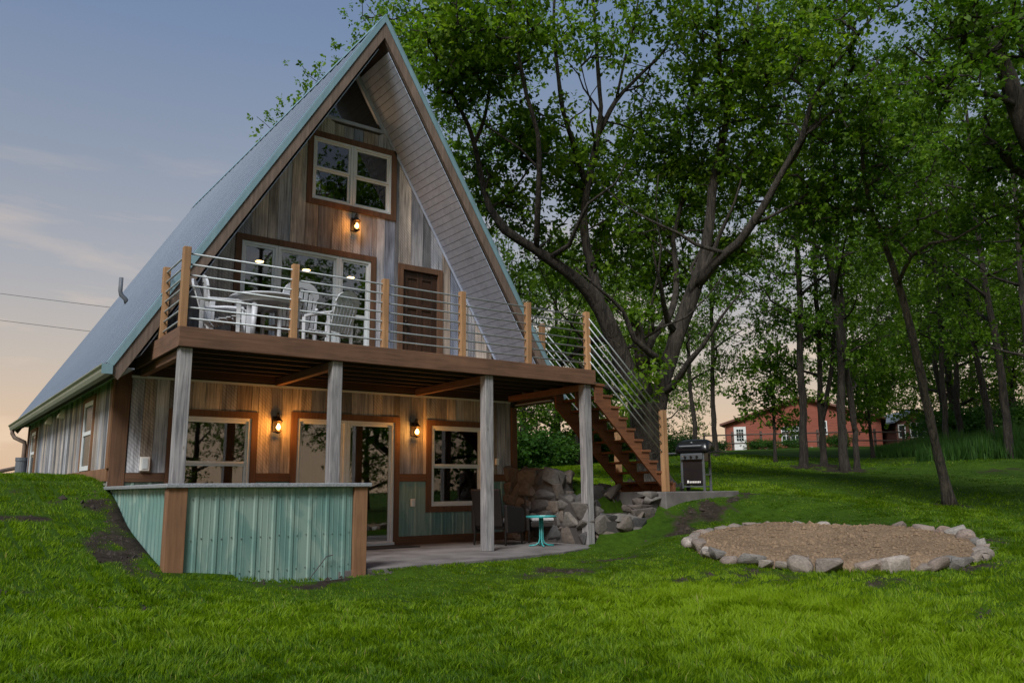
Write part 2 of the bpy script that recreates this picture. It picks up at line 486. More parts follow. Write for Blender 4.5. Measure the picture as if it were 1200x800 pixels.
# ------------------------------------------------------------------ builders
class MB:
    """collects shapes for one mesh"""
    def __init__(self):
        self.v, self.f = [], []
    def add(self, vs, fs):
        o = len(self.v)
        self.v += [tuple(map(float, p)) for p in vs]
        self.f += [tuple(i + o for i in f) for f in fs]
        return self
    def box(self, x0, x1, y0, y1, z0, z1):
        return self.add([(x0, y0, z0), (x1, y0, z0), (x1, y1, z0), (x0, y1, z0),
                         (x0, y0, z1), (x1, y0, z1), (x1, y1, z1), (x0, y1, z1)],
                        [(0, 3, 2, 1), (4, 5, 6, 7), (0, 1, 5, 4), (1, 2, 6, 5), (2, 3, 7, 6), (3, 0, 4, 7)])
    def prism(self, poly, axis, a, b):
        """polygon in the plane normal to axis, extruded from a to b ('y': (x,z), 'x': (y,z), 'z': (x,y))"""
        n = len(poly)
        def P(p, t):
            return {'y': (p[0], t, p[1]), 'x': (t, p[0], p[1]), 'z': (p[0], p[1], t)}[axis]
        vs = [P(p, a) for p in poly] + [P(p, b) for p in poly]
        fs = [tuple(range(n)), tuple(range(2 * n - 1, n - 1, -1))]
        fs += [(i, i + n, (i + 1) % n + n, (i + 1) % n) for i in range(n)]
        return self.add(vs, fs)
    def ring(self, outer, inner, axis, a, b):
        """closed frame between two polygons with the same corner count, one connected piece"""
        n = len(outer)
        def P(p, t):
            return {'y': (p[0], t, p[1]), 'x': (t, p[0], p[1]), 'z': (p[0], p[1], t)}[axis]
        vs = [P(p, a) for p in outer] + [P(p, a) for p in inner] + [P(p, b) for p in outer] + [P(p, b) for p in inner]
        fs = []
        for i in range(n):
            j = (i + 1) % n
            fs += [(i, j, n + j, n + i), (2 * n + i, 3 * n + i, 3 * n + j, 2 * n + j), (i, 2 * n + i, 2 * n + j, j), (n + i, n + j, 3 * n + j, 3 * n + i)]
        return self.add(vs, fs)
    def rect_ring(self, x0, x1, z0, z1, w, axis, a, b):
        return self.ring([(x0, z0), (x1, z0), (x1, z1), (x0, z1)], [(x0 + w, z0 + w), (x1 - w, z0 + w), (x1 - w, z1 - w), (x0 + w, z1 - w)], axis, a, b)
    def arch(self, x0, x1, z0, z1, w, axis, a, b):
        return self.prism([(x0, z0), (x0 + w, z0), (x0 + w, z1 - w), (x1 - w, z1 - w), (x1 - w, z0), (x1, z0), (x1, z1), (x0, z1)], axis, a, b)
    def tube(self, pts, rads, n=8, cap=True):
        pts = [np.asarray(p, float) for p in pts]
        if not hasattr(rads, '__len__'):
            rads = [rads] * len(pts)
        vs, fs = [], []
        up = np.array([0.0, 0.0, 1.0])
        prev = None
        for i, p in enumerate(pts):
            tg = pts[min(i + 1, len(pts) - 1)] - pts[max(i - 1, 0)]
            tg = tg / (np.linalg.norm(tg) + 1e-12)
            if prev is None:
                ref = up if abs(tg[2]) < 0.9 else np.array([1.0, 0, 0])
                a = np.cross(tg, ref)
            else:
                a = prev - tg * (prev @ tg)
            a /= np.linalg.norm(a) + 1e-12
            prev = a
            b = np.cross(tg, a)
            for k in range(n):
                w = 2 * math.pi * k / n
                vs.append(p + rads[i] * (math.cos(w) * a + math.sin(w) * b))
        for i in range(len(pts) - 1):
            for k in range(n):
                k2 = (k + 1) % n
                fs.append((i * n + k, i * n + k2, (i + 1) * n + k2, (i + 1) * n + k))
        if cap:
            fs.append(tuple(range(n - 1, -1, -1)))
            o = (len(pts) - 1) * n
            fs.append(tuple(range(o, o + n)))
        return self.add(vs, fs)
    def lathe(self, prof, n=24, c=(0, 0, 0)):
        vs, fs = [], []
        for r_, z_ in prof:
            for k in range(n):
                w = 2 * math.pi * k / n
                vs.append((c[0] + r_ * math.cos(w), c[1] + r_ * math.sin(w), c[2] + z_))
        for i in range(len(prof) - 1):
            for k in range(n):
                k2 = (k + 1) % n
                fs.append((i * n + k, i * n + k2, (i + 1) * n + k2, (i + 1) * n + k))
        fs.append(tuple(range(n - 1, -1, -1)))
        o = (len(prof) - 1) * n
        fs.append(tuple(range(o, o + n)))
        return self.add(vs, fs)
    def mesh(self, name, smooth=False):
        me = bpy.data.meshes.new(name)
        me.from_pydata(self.v, [], self.f)
        bm = bmesh.new()
        bm.from_mesh(me)
        bmesh.ops.recalc_face_normals(bm, faces=bm.faces)
        bm.to_mesh(me)
        bm.free()
        if smooth:
            for p in me.polygons:
                p.use_smooth = True
        return me
    def build(self, name, mat, parent=None, smooth=False, bevel=0.0, kind=None):
        me = self.mesh(name, smooth)
        return link_mesh(name, me, mat, parent, bevel, kind)

def link_mesh(name, me, mat, parent=None, bevel=0.0, kind=None):
    if not me.materials:
        me.materials.append(M[mat])
    o = bpy.data.objects.new(name, me)
    COL.objects.link(o)
    if parent is not None:
        o.parent = parent
    if bevel:
        bv = o.modifiers.new('edge', 'BEVEL')
        bv.width = bevel
        bv.segments = 2
        bv.limit_method = 'ANGLE'
    if kind:
        o['kind'] = kind
    return o

def tag(o, label=None, cat=None, group=None, kind=None):
    if label:
        o['label'] = label
    if cat:
        o['category'] = cat
    if group:
        o['group'] = group
    if kind:
        o['kind'] = kind
    return o

def thing(name, label, cat, loc=(0, 0, 0), rz=0.0, group=None, scale=1.0):
    o = bpy.data.objects.new(name, None)
    o.empty_display_size = 0.2
    COL.objects.link(o)
    o.location = loc
    o.rotation_euler = (0, 0, rz)
    o.scale = (scale,) * 3
    return tag(o, label, cat, group)

def copy_tree(o, parent=None):
    c = o.copy()
    COL.objects.link(c)
    c.parent = parent
    for ch in list(o.children):
        copy_tree(ch, c)
    return c

def B(name, mat, parent, *dims, bevel=0.0):
    return MB().box(*dims).build(name, mat, parent, bevel=bevel)

def sines(seed, n=7, base=1.0, lac=1.9, gain=0.62):
    r_ = np.random.default_rng(seed)
    out = []
    f, a = base, 1.0
    for i in range(n):
        for k in range(3):
            th = r_.uniform(0, 2 * math.pi)
            out.append((f * math.cos(th), f * math.sin(th), r_.uniform(0, 6.28), a))
        f *= lac
        a *= gain
    tot = sum(o[3] ** 2 for o in out) ** 0.5
    return lambda x, y: sum(a_ * np.sin(kx * x + ky * y + p_) for kx, ky, p_, a_ in out) / tot

# ------------------------------------------------------------------ terrain
CTRL = [
    # foreground and camera stand
    (-2.5, -10, -.55), (-2.5, -14, -.6), (-8, -10, -.5), (4, -12, -.55), (10, -12, -.5), (20, -12, -.2), (-8, -16, -.6), (8, -20, -.6),
    (-.3, -1.5, .02), (.6, -1.55, -.09), (1.4, -1.6, -.10), (1.95, -1.6, -.06), (3.9, -1.2, -.045), (5.4, -.95, -.04), (6.6, -.35, .0),
    (.8, -3.5, -.2), (3, -3.5, -.2), (-2, -4, -.12), (-2.5, -7, -.4), (1, -7, -.43), (4.5, -7, -.4), (8, -8, -.35),
    # bank along the bar and the left side of the house
    (-.4, 2.2, 1.0), (-.4, 1.6, .86), (-.4, .77, .57), (-.4, -.18, .31), (-.4, -1.05, .12),
    (-1.5, 2, 1.0), (-1.5, 0, .46), (-1.5, -1.5, .13), (-3, 3, 1.1), (-3, 1, .72), (-3, -1, .28), (-5, 3, 1.0), (-5, 0, .48),
    (-5, -3, .02), (-9, 3, .8), (-9, -3, -.05), (-1, 5, 1.13), (-1, 9, 1.18), (-1, 12, 1.2), (-4, 7, 1.2), (-4, 12, 1.1), (-8, 10, 1.0),
    (-10, 20, .5), (-3, 20, .6),
    # stone ring and the slope up to the grill slab
    (8.11, -3.35, .12), (11.6, -3.0, .2), (5.6, -4.6, -.22), (5.8, -2.4, -.08), (9.6, -1.4, .33),
    (8.2, -.5, .40), (9.3, -.32, .66), (10.5, -.3, .77), (10.9, .6, .84), (9, 1.8, .92), (8.3, 1.6, .94), (7.6, 3, 1.15), (7.3, 1.4, 1.05), (7.2, -.45, .03), (7.8, -.6, .16),
    (7.5, 6, 1.2), (7.5, 12, 1.3),
    # lawn rising to the right
    (15.3, -1.7, .52), (21.8, 4.6, 1.44), (21.6, 6, 1.62), (21.7, 9.6, 2.0), (28.3, 7.3, 2.03), (32.7, 3.9, 2.17), (33.4, 18.5, 2.9),
    (41.4, 15, 3.15), (10.9, 2.7, 1.03), (14, 6, 1.35), (15, 10, 1.6), (20, -1.5, .85), (26, -3, 1.1), (35, -5, 1.7), (20, -6, .2), (14, -6, -.1), (19.8, 16.2, 1.95),
    # far land
    (80, 40, 3.7), (60, 0, 2.8), (60, -40, 1.8), (0, -60, -1), (-60, -30, -.8), (-60, 30, -.5), (-30, 60, -.4), (20, 60, 2.2), (60, 80, 3.5),
    (400, 200, 4), (400, -300, 2), (-400, -300, -2), (-400, 300, -2), (100, 500, 2), (0, -500, -2)]
CT = np.array(CTRL)
def _phi(d2):
    return 0.5 * d2 * np.log(d2 + 1e-9)
_n = len(CT)
_K = _phi(((CT[:, None, :2] - CT[None, :, :2]) ** 2).sum(-1)) + np.eye(_n) * 0.02
_A = np.zeros((_n + 3, _n + 3))
_A[:_n, :_n] = _K
_A[:_n, _n] = 1
_A[:_n, _n + 1:] = CT[:, :2]
_A[_n:, :_n] = _A[:_n, _n:].T
_W = np.linalg.solve(_A, np.concatenate([CT[:, 2], [0, 0, 0]]))
LUMP = sines(3, 4, 0.9)
PIT_C, PIT_R = (8.11, -3.35), 1.90
def hgt(x, y, lumps=True):
    x = np.asarray(x, float)
    y = np.asarray(y, float)
    z = _W[_n] + _W[_n + 1] * x + _W[_n + 2] * y
    for i in range(_n):
        z = z + _W[i] * _phi((x - CT[i, 0]) ** 2 + (y - CT[i, 1]) ** 2)
    rp_ = np.hypot(x - PIT_C[0], y - PIT_C[1])
    wp_ = np.clip((3.3 - rp_) / (3.3 - 2.1), 0, 1)
    wp_ = wp_ * wp_ * (3 - 2 * wp_)
    zp_ = .085 + .060 * (x - PIT_C[0]) + .058 * (y - PIT_C[1])
    z = z * (1 - wp_) + zp_ * wp_
    if lumps:
        r_ = np.hypot(x - 3, y)
        z = z + 0.034 * LUMP(x * .8, y * .8) * np.clip(1.4 - r_ / 60, 0, 1)
    return z

PATIO = [(-.25, -1.1), (1.95, -1.2), (3.89, -1.03), (5.42, -.72), (6.4, -.28), (6.97, .04), (6.97, 2.36), (-.3, 2.36)]
def in_poly(x, y, poly):
    x = np.asarray(x)
    y = np.asarray(y)
    ins = np.zeros(x.shape, bool)
    n = len(poly)
    for i in range(n):
        x0, y0 = poly[i]
        x1, y1 = poly[(i + 1) % n]
        c = ((y0 > y) != (y1 > y)) & (x < (x1 - x0) * (y - y0) / (y1 - y0 + 1e-12) + x0)
        ins ^= c
    return ins
DIRTS = [(-.45, 1.6, .14, .5, .7), (-.48, .9, .18, .5, .75), (-.55, .1, .26, .6, .8), (-.75, -.2, .32, .25, .65), (-.48, -.7, .22, .5, .8), (-.40, -1.15, .14, .3, .6), (-1.25, .5, .3, .14, .65), (-1.0, 1.2, .25, .12, .6), (-1.9, -2.0, .5, .12, .6), (-.9, -2.5, .6, .1, .5), (-2.6, .6, .25, .25, .45), (-1.5, 1.8, .3, .2, .5),
         (8.7, -.5, .7, .25, .75), (9.8, -.45, .6, .2, .75), (8.0, -.8, .5, .3, .55), (10.7, -.1, .35, .25, .9), (7.6, -.8, .4, .3, .7), (7.9, -5.6, .8, .25, .55), (10.2, -4.6, .4, .3, .6), (6.3, -5.0, .5, .25, .5),
         (4.6, -3.6, .8, .25, .45), (4.2, -2.0, 1.0, .3, .5), (5.7, -1.4, .8, .3, .6), (5.8, -6.3, .7, .2, .45), (1.2, -1.42, .9, .13, .9),
         (15.3, -1.7, .35, .35, .7), (21.84, 4.59, 1.2, .8, .8), (21.61, 5.99, 1.1, .7, .8), (22.6, 5.8, .9, .7, .8), (10.9, 2.7, .9, .9, .8), (25, 1.2, 1.6, .7, .4)]
DN = sines(9, 6, 1.7)
def dirt(x, y):
    x = np.asarray(x, float)
    y = np.asarray(y, float)
    m = np.zeros(x.shape)
    wx_, wy_ = .16 * DN(x * 2.1 + 5, y * 2.1), .16 * DN(x * 2.1, y * 2.1 + 9)
    for cx, cy, sx, sy, am in DIRTS:
        m = np.maximum(m, am * np.exp(-(((x + wx_ - cx) / sx) ** 2 + ((y + wy_ - cy) / sy) ** 2)))
    m = m + 0.20 * DN(x * 5.5, y * 5.5) * np.clip(m * 4, 0, 1)
    m = m + np.clip(0.42 * (DN(x + 31, y - 17) - 1.0), 0, .6)
    return np.clip(m, 0, 1)

def axis_vals(lo, hi, nlo, nhi, step, extra, grow=1.09):
    a = list(np.arange(nlo, nhi + 1e-6, step))
    s_, p_ = step, nhi
    while p_ < hi:
        s_ *= grow
        p_ += s_
        a.append(p_)
    s_, p_ = step, nlo
    while p_ > lo:
        s_ *= grow
        p_ -= s_
        a.append(p_)
    a = sorted(a)
    a = [v for v in a if all(abs(v - e) > 0.06 for e in extra)] + list(extra)
    return np.array(sorted(a))
gx = axis_vals(-900, 1100, -9, 26, .2, [-.29, -.23, 6.99, 7.15])
gy = axis_vals(-900, 1100, -11, 14, .2, [-1.2, 2.345, 12.0])
GX, GY = np.meshgrid(gx, gy)
GZ = hgt(GX, GY)
FOOT = [(-.26, 2.34), (6.85, 2.34), (6.85, 12.0), (-.26, 12.0)]
_inside = in_poly(GX, GY, [(-.26, -1.15), (1.85, -1.28), (3.87, -.95), (5.4, -.64), (6.36, -.2), (7.05, .15), (7.05, 2.4), (-.26, 2.4)]) | in_poly(GX, GY, FOOT)
GZ = np.where(_inside, np.minimum(GZ, -.13), GZ)
# under the planter and the slab keep the ground below what stands there
_pl = (GX > 7.0) & (GX < 8.3) & (GY > .02) & (GY < .95)
GZ = np.where(_pl, np.minimum(GZ, .3), GZ)
_sl = (GX > 8.15) & (GX < 10.35) & (GY > -.05) & (GY < 1.35)
GZ = np.where(_sl, np.minimum(GZ, .70), GZ)
_pt = np.hypot(GX - PIT_C[0], GY - PIT_C[1]) < PIT_R
GZ = np.where(_pt, GZ - .06, GZ)
me = bpy.data.meshes.new('lawn')
ny, nx = GX.shape
idx = np.arange(ny * nx).reshape(ny, nx)
quads = np.stack([idx[:-1, :-1], idx[:-1, 1:], idx[1:, 1:], idx[1:, :-1]], -1).reshape(-1, 4)
me.vertices.add(ny * nx)
me.vertices.foreach_set('co', np.stack([GX, GY, GZ], -1).ravel())
me.loops.add(quads.size)
me.loops.foreach_set('vertex_index', quads.ravel())
me.polygons.add(len(quads))
me.polygons.foreach_set('loop_start', np.arange(0, quads.size, 4))
me.polygons.foreach_set('use_smooth', np.ones(len(quads), bool))
at_ = me.attributes.new('dirt', 'FLOAT', 'POINT')
at_.data.foreach_set('value', dirt(GX, GY).ravel())
me.update(calc_edges=True)
lawn = link_mesh('lawn', me, 'lawn')
tag(lawn, 'green lawn rising from the camera to the trees', 'lawn', kind='structure')

# ------------------------------------------------------------------ the A-frame house
YW, WL, WR, RX, RZ, SL = 2.33, -.22, 6.83, 3.305, 8.84, 1.647
YO, YB, YBW = 1.2, 12.5, 11.9
TH = math.atan(SL)
CS, SN = math.cos(TH), math.sin(TH)
VOFF = .43
ZE = 2.56
XE = RX - (RZ - ZE) / SL
SLEN = (RX - XE) / CS
def ztop(x):
    return RZ - VOFF - SL * abs(x - RX)
house = thing('a_frame_house', 'tall A-frame cabin with weathered plank gable and blue metal roof', 'house', (RX, YW, 0))
def H(o):                                      # parent while keeping world coordinates
    o.parent = house
    o.matrix_parent_inverse = Matrix.Translation((-RX, -YW, 0))
    return o

def sub(o, parent):
    o.parent = parent
    return o

OPEN = [  # x0, x1, z0, z1 of the trimmed openings
    (2.46, 4.16, 5.69, 7.02), (1.33, 3.79, 2.9, 4.95), (4.23, 5.16, 2.9, 4.92),
    (.50, 1.82, .53, 2.12), (2.36, 4.31, 0.0, 2.16), (4.85, 6.15, .53, 2.14)]
TW = .1                                        # trim width
front_wall = H(MB().build('front_wall', 'backing'))
mb = MB()
xs_b = sorted({WL, WR, RX, 2.79, 3.78} | {o[0] + TW for o in OPEN} | {o[1] - TW for o in OPEN})
def cells(x0, x1, z0, z1, ops, topf):
    """z intervals of the column x0..x1 left free by the openings; the last one may be cut by the roof"""
    xm = .5 * (x0 + x1)
    iv = [(z0, z1)]
    for a, b, c, d_ in ops:
        if a - 1e-4 < xm < b + 1e-4:
            nv = []
            for p, q in iv:
                if c > p:
                    nv.append((p, min(q, c)))
                if d_ < q:
                    nv.append((max(p, d_), q))
            iv = [(p, q) for p, q in nv if q - p > .02]
    out = []
    for p, q in iv:
        ta, tb = topf(x0), topf(x1)
        if q <= min(ta, tb):
            out.append([(x0, p), (x1, p), (x1, q), (x0, q)])
        elif max(ta, tb) > p + .01:
            ra, rb = min(q, ta), min(q, tb)
            poly = [(x0, p), (x1, p)]
            if ra < p or rb < p:
                hi, lo = (x0, x1) if ra > rb else (x1, x0)
                xc = RX + math.copysign((RZ - VOFF - p) / SL, xm - RX)
                poly = [(hi, p), (xc, p), (hi, max(ra, rb))]
            else:
                poly += [(x1, rb), (x0, ra)]
                if abs(ra - rb) > 1e-3 and max(ta, tb) > q:      # flat part then slope
                    xq = RX + math.copysign((RZ - VOFF - q) / SL, xm - RX)
                    poly.insert(3, (xq, q))
            out.append(poly)
    return out
inner = [(a + TW, b - TW, c + (TW if c > .01 and c != 2.9 else 0), d_ - TW) for a, b, c, d_ in OPEN]
def tri_top(x):
    t_ = ztop(x)
    return min(t_, 7.30) if 2.74 < x < 3.83 else t_
for x0, x1 in zip(xs_b[:-1], xs_b[1:]):
    for poly in cells(x0, x1, 0, 9, inner, (lambda x: min(7.3, ztop(x))) if 2.78 < .5 * (x0 + x1) < 3.79 else ztop):
        mb.prism(poly, 'y', YW, YW + .12)
front_wall.data = mb.mesh('front_wall')
front_wall.data.materials.append(M['backing'])

def plank_run(parent, lo, hi, z0, z1, ops, topf, mk, wmin=.15, wmax=.25, seed=1, name='plank'):
    rr = random.Random(seed)
    cuts = {lo, hi}
    for a, b, c, d_ in ops:
        if d_ > z0 and c < z1:
            cuts |= {v for v in (a, b) if lo < v < hi}
    if lo < RX < hi and z1 > 6:
        cuts.add(RX)
    xs = [lo]
    while xs[-1] < hi - 1e-6:
        nx_ = xs[-1] + rr.uniform(wmin, wmax)
        for c in sorted(cuts):
            if xs[-1] + 1e-6 < c < nx_ + .05:
                nx_ = c
                break
        xs.append(min(nx_, hi))
    for x0, x1 in zip(xs[:-1], xs[1:]):
        g_ = .003 if x1 - x0 > .03 else 0
        for poly in cells(x0 + g_, x1 - g_, z0, z1, ops, topf):
            mk(poly, rr.uniform(.016, .028), name, parent)
def mk_front(poly, th, name, parent):
    MB().prism(poly, 'y', YW - th, YW - .001).build(name, 'barnwood', parent)
def no_top(x):
    return 99
plank_run(front_wall, WL + .2, WR - .12, 1.19, 2.53, OPEN, no_top, mk_front, seed=4)
plank_run(front_wall, .36, 6.28, 2.9, 8.5, OPEN, lambda x: min(7.25, ztop(x) - .02) if 2.70 < x < 3.87 else ztop(x) - .02, mk_front, .16, .27, seed=5)
# trim boards of the front
def FB(name, mat, x0, x1, z0, z1, proud=.04, back=.0):
    return H(B(name, mat, None, x0, x1, YW - proud, YW + back - .0015, z0, z1, bevel=.004))
FB('corner_board', 'trim_z', WL - .02, WL + .185, -.1, 2.62, .045)
FB('corner_board', 'trim_z', WR - .11, WR + .02, -.1, 2.45, .045)
for a, b in ((WL + .185, .50), (1.82, 2.36), (4.31, 4.85), (6.15, WR - .11)):
    FB('belt_board', 'trim_x', a + .001, b - .001, 1.06, 1.185, .038)
for a, b in ((4.31, WR - .11), (WL + .185, 2.36)):
    FB('base_board', 'trim_x', a + .001, b - .001, .0, .14, .038)
H(B('ceiling_strip', 'white_vinyl', None, WL + .19, WR - .12, YW - .03, YW - .002, 2.532, 2.565))

def corrugated(x0, x1, z0, z1, pitch=.24, hgt_=.022, wob=0):
    """ribbed sheet in the XZ plane facing -Y, ribs vertical; thickness behind"""
    prof = [(x0, 0)]
    x = x0 + pitch * .5
    while x < x1 - .05:
        prof += [(x - .028, 0), (x - .014, hgt_), (x + .014, hgt_), (x + .028, 0)]
        for k in (1 / 3, 2 / 3):
            xx = x + pitch * k
            if xx < x1 - .03:
                prof += [(xx - .01, 0), (xx, .003), (xx + .01, 0)]
        x += pitch
    prof = [p for p in prof if p[0] <= x1 - .005] + [(x1, 0)]
    n = len(prof)
    vs = [(p[0], -p[1], z0) for p in prof] + [(p[0], -p[1], z1) for p in prof] + [(p[0], .01, z0) for p in prof] + [(p[0], .01, z1) for p in prof]
    fs = []
    for i in range(n - 1):
        fs.append((i, i + 1, n + i + 1, n + i))
        fs.append((2 * n + i + 1, 2 * n + i, 3 * n + i, 3 * n + i + 1))
        fs.append((n + i, n + i + 1, 3 * n + i + 1, 3 * n + i))
        fs.append((i + 1, i, 2 * n + i, 2 * n + i + 1))
    fs += [(0, n, 3 * n, 2 * n), (n - 1, 2 * n + n - 1, 3 * n + n - 1, n + n - 1)]
    return vs, fs
def teal_front(x0, x1, z0, z1):
    vs, fs = corrugated(x0, x1, z0, z1, .23, .014)
    return H(MB().add([(a, b + YW - .012, c) for a, b, c in vs], fs).build('metal_siding', 'teal_metal'))
teal_front(4.312, 4.849, .141, 1.059)
teal_front(4.85, 6.15, .141, .529)
teal_front(6.151, WR - .112, .141, 1.059)
teal_front(WL + .19, .499, .141, 1.059)
teal_front(1.821, 2.358, .141, 1.059)

# --- windows and doors.  each: trim boards, white frame, sashes, panes
def window(x0, x1, z0, z1, units, label=None, trim_bottom=True, kind='window'):
    """x0.. outer trim; units: list of (xa, xb, meeting z or None)"""
    w = H(MB().build(kind, 'trim_z'))
    m_ = MB()
    yf, yb = YW - .045, YW - .0012
    if trim_bottom:
        m_.rect_ring(x0, x1, z0, z1, TW, 'y', yf, yb)
    else:
        m_.arch(x0, x1, z0, z1, TW, 'y', yf, yb)
    w.data = m_.mesh(kind)
    w.data.materials.append(M['trim_z'])
    zi0, zi1 = z0 + (TW if trim_bottom else .0), z1 - TW
    for xa, xb, zm in units:
        f_ = .045
        fr_ = MB()
        ya, yc = YW - .03, YW + .07
        fr_.rect_ring(xa, xb, zi0, zi1, f_, 'y', ya, yc)
        fr_.build('frame', 'white_vinyl', w, bevel=.004)
        pan = [(zi0 + f_, zi1 - f_)] if zm is None else [(zi0 + f_, zm), (zm, zi1 - f_)]
        for k, (a, b) in enumerate(pan):
            s_ = .035
            dy = .012 if (k == 0) else -.008
            sm = MB()
            xi0, xi1 = xa + f_ + .001, xb - f_ - .001
            y0_, y1_ = YW + dy, YW + dy + .03
            sm.rect_ring(xi0, xi1, a, b, s_, 'y', y0_, y1_)
            sm.build('sash', 'white_vinyl', w)
            B('pane', 'glass', w, xi0 + s_, xi1 - s_, y0_ + .012, y0_ + .016, a + s_, b - s_)
    return w
window(2.46, 4.16, 5.69, 7.02, [(2.56, 3.305, 6.36), (3.309, 4.06, 6.36)])
window(1.33, 3.79, 2.90, 4.95, [(1.43, 2.02, 3.84), (2.024, 3.09, None), (3.094, 3.69, 3.84)], trim_bottom=False)
window(.50, 1.82, .53, 2.12, [(.60, 1.72, 1.33)])
window(2.36, 4.31, 0.0, 2.16, [(2.46, 3.32, None), (3.324, 4.21, None)], trim_bottom=False, kind='sliding_door')
window(4.85, 6.15, .53, 2.14, [(4.95, 6.05, 1.33)])
# slider handle
H(B('door_handle', 'white_vinyl', None, 4.15, 4.18, YW - .05, YW - .03, .95, 1.2, bevel=.008))
H(B('threshold', 'white_vinyl', None, 2.46, 4.21, YW - .09, YW - .032, .004, .06, bevel=.006))
# triangular gable window: frame and pane
tw = H(MB().build('gable_window', 'white_vinyl'))
def tri(inset):
    za = ztop(RX) - .03 - inset * 2.1
    zb = 7.30 + inset
    hw = (za - zb) / SL
    return [(RX - hw, zb), (RX + hw, zb), (RX, za)]
to, ti = tri(0), tri(.06)
m_ = MB()
m_.ring(to, ti, 'y', YW - .035, YW + .04)
tw.data = m_.mesh('gable_window')
tw.data.materials.append(M['soffit'])
MB().prism(tri(.055), 'y', YW + .01, YW + .014).build('pane', 'glass', tw)
# plank door on the deck
dr = H(MB().build('door', 'trim_z'))
m_ = MB().arch(4.23, 5.16, 2.9, 4.92, .1, 'y', YW - .05, YW - .0012)
dr.data = m_.mesh('door')
dr.data.materials.append(M['trim_z'])
B('leaf', 'door_wood', dr, 4.332, 5.058, YW + .03, YW + .07, 2.9, 4.818)
for a, b in ((4.332, 4.45), (4.64, 4.75), (4.94, 5.058)):
    B('stile', 'door_wood', dr, a, b, YW + .008, YW + .0295, 2.91, 4.81, bevel=.006)
for k, z_ in enumerate((2.91, 3.5, 4.12, 4.68)):
    for a, b in ((4.4505, 4.6395), (4.7505, 4.9395)):
        B('cross_rail', 'door_wood', dr, a, b, YW + .010, YW + .0295, z_, z_ + (.16 if k == 0 else .11), bevel=.006)
MB().lathe([(.0, -.03), (.026, -.026), (.03, 0), (.026, .026), (0, .03)], 10, (4.40, YW - .035, 3.86)).tube([(4.40, YW + .008, 3.86), (4.40, YW - .03, 3.86)], .012, 6).build('handle', 'bronze_cap', dr, smooth=True)

# --- left side wall
side = H(B('side_wall', 'backing', None, WL, WL + .12, YW + .121, YBW, -.1, 2.60))
SOPEN = [(3.65, 4.62, 1.26, 2.42), (10.35, 11.3, 1.26, 2.36)]
def mk_side(poly, th, name, parent):
    MB().prism(poly, 'x', WL - th, WL - .001).build(name, 'barnwood', parent)
plank_run(side, YW + .13, YBW - .12, 1.25, 2.585, SOPEN, no_top, mk_side, .15, .24, seed=8)
H(B('base_board', 'post_cedar', None, WL - .04, WL - .0015, YW + .05, YBW, 1.07, 1.248, bevel=.004))
H(B('foundation', 'concrete', None, WL - .02, WL + .02, YW + .03, YBW - .01, .3, 1.069))
H(B('corner_board', 'trim_z', None, WL - .045, WL - .0015, YBW - .12, YBW + .02, 1.249, 2.6))
H(B('corner_board', 'post_cedar', None, WL - .045, WL - .022, YW - .0455, YW + .13, 1.249, 2.6))
for y0, y1, z0, z1 in SOPEN:
    w = H(MB().build('window', 'post_cedar'))
    m_ = MB().arch(y0, y1, z0, z1, .08, 'x', WL - .05, WL - .002)
    w.data = m_.mesh('window')
    w.data.materials.append(M['post_cedar'])
    a, b, zm = y0 + .081, y1 - .081, .5 * (z0 + z1)
    fr_ = MB().box(WL - .04, WL - .001, a, a + .07, z0, z1 - .081).box(WL - .04, WL - .001, b - .07, b, z0, z1 - .081)
    fr_.box(WL - .04, WL - .001, a + .07, b - .07, z0, z0 + .07).box(WL - .04, WL - .001, a + .07, b - .07, z1 - .151, z1 - .081).box(WL - .038, WL - .001, a + .07, b - .07, zm - .03, zm + .03)
    fr_.build('frame', 'white_vinyl', w)
    for p, q in ((z0 + .07, zm - .03), (zm + .03, z1 - .151)):
        B('pane', 'dark_glass', w, WL - .022, WL - .003, a + .07, b - .07, p, q)
for y_, z_ in ((8.35, 2.36), (6.74, 2.36)):
    MBv = MB().prism([(WL - .022, z_ - .09), (WL - .13, z_ - .075), (WL - .13, z_ - .03), (WL - .06, z_ + .08), (WL - .022, z_ + .08)], 'y', y_ - .09, y_ + .09)
    H(MBv.build('vent_hood', 'white_box', None, bevel=.008))
# other walls, only there so the house is closed
H(B('side_wall', 'barnwood', None, WR - .12, WR, YW + .121, YBW, -.1, 2.60))
m_ = MB().prism([(WL, 0), (WR, 0), (WR, ztop(WR)), (RX, ztop(RX)), (WL, ztop(WL))], 'y', YBW, YBW + .1)
H(m_.build('back_wall', 'barnwood'))

# --- rooms behind the glass
H(B('floor_slab', 'inside_floor', None, WL + .13, WR - .13, YW + .121, YBW - .01, -.06, .0))
H(B('upper_floor', 'inside_dark', None, WL + .13, WR - .13, YW + .121, YBW - .01, 2.56, 2.88))
H(B('loft_floor', 'inside_dark', None, 1.48, 5.13, YW + .121, YBW - .01, 5.16, 5.36))
H(B('room_wall', 'inside_wood', None, WL + .13, WR - .13, 7.2, 7.28, .001, 2.559))
H(MB().prism([(.15, 2.881), (6.46, 2.881), (5.20, 5.159), (1.41, 5.159)], 'y', 7.2, 7.28).build('room_wall', 'inside_wood'))
for sd_ in (-1, 1):
    m_ = MB()
    def ins(s, n):
        return (RX + sd_ * (s * CS + n * SN), RZ - s * SN + n * CS)
    m_.prism([ins(.42, -.24), ins(SLEN - .5, -.24), ins(SLEN - .5, -.27), ins(.42, -.27)], 'y', YW + .125, YBW - .01)
    H(m_.build('ceiling_lining', 'inside_wood'))
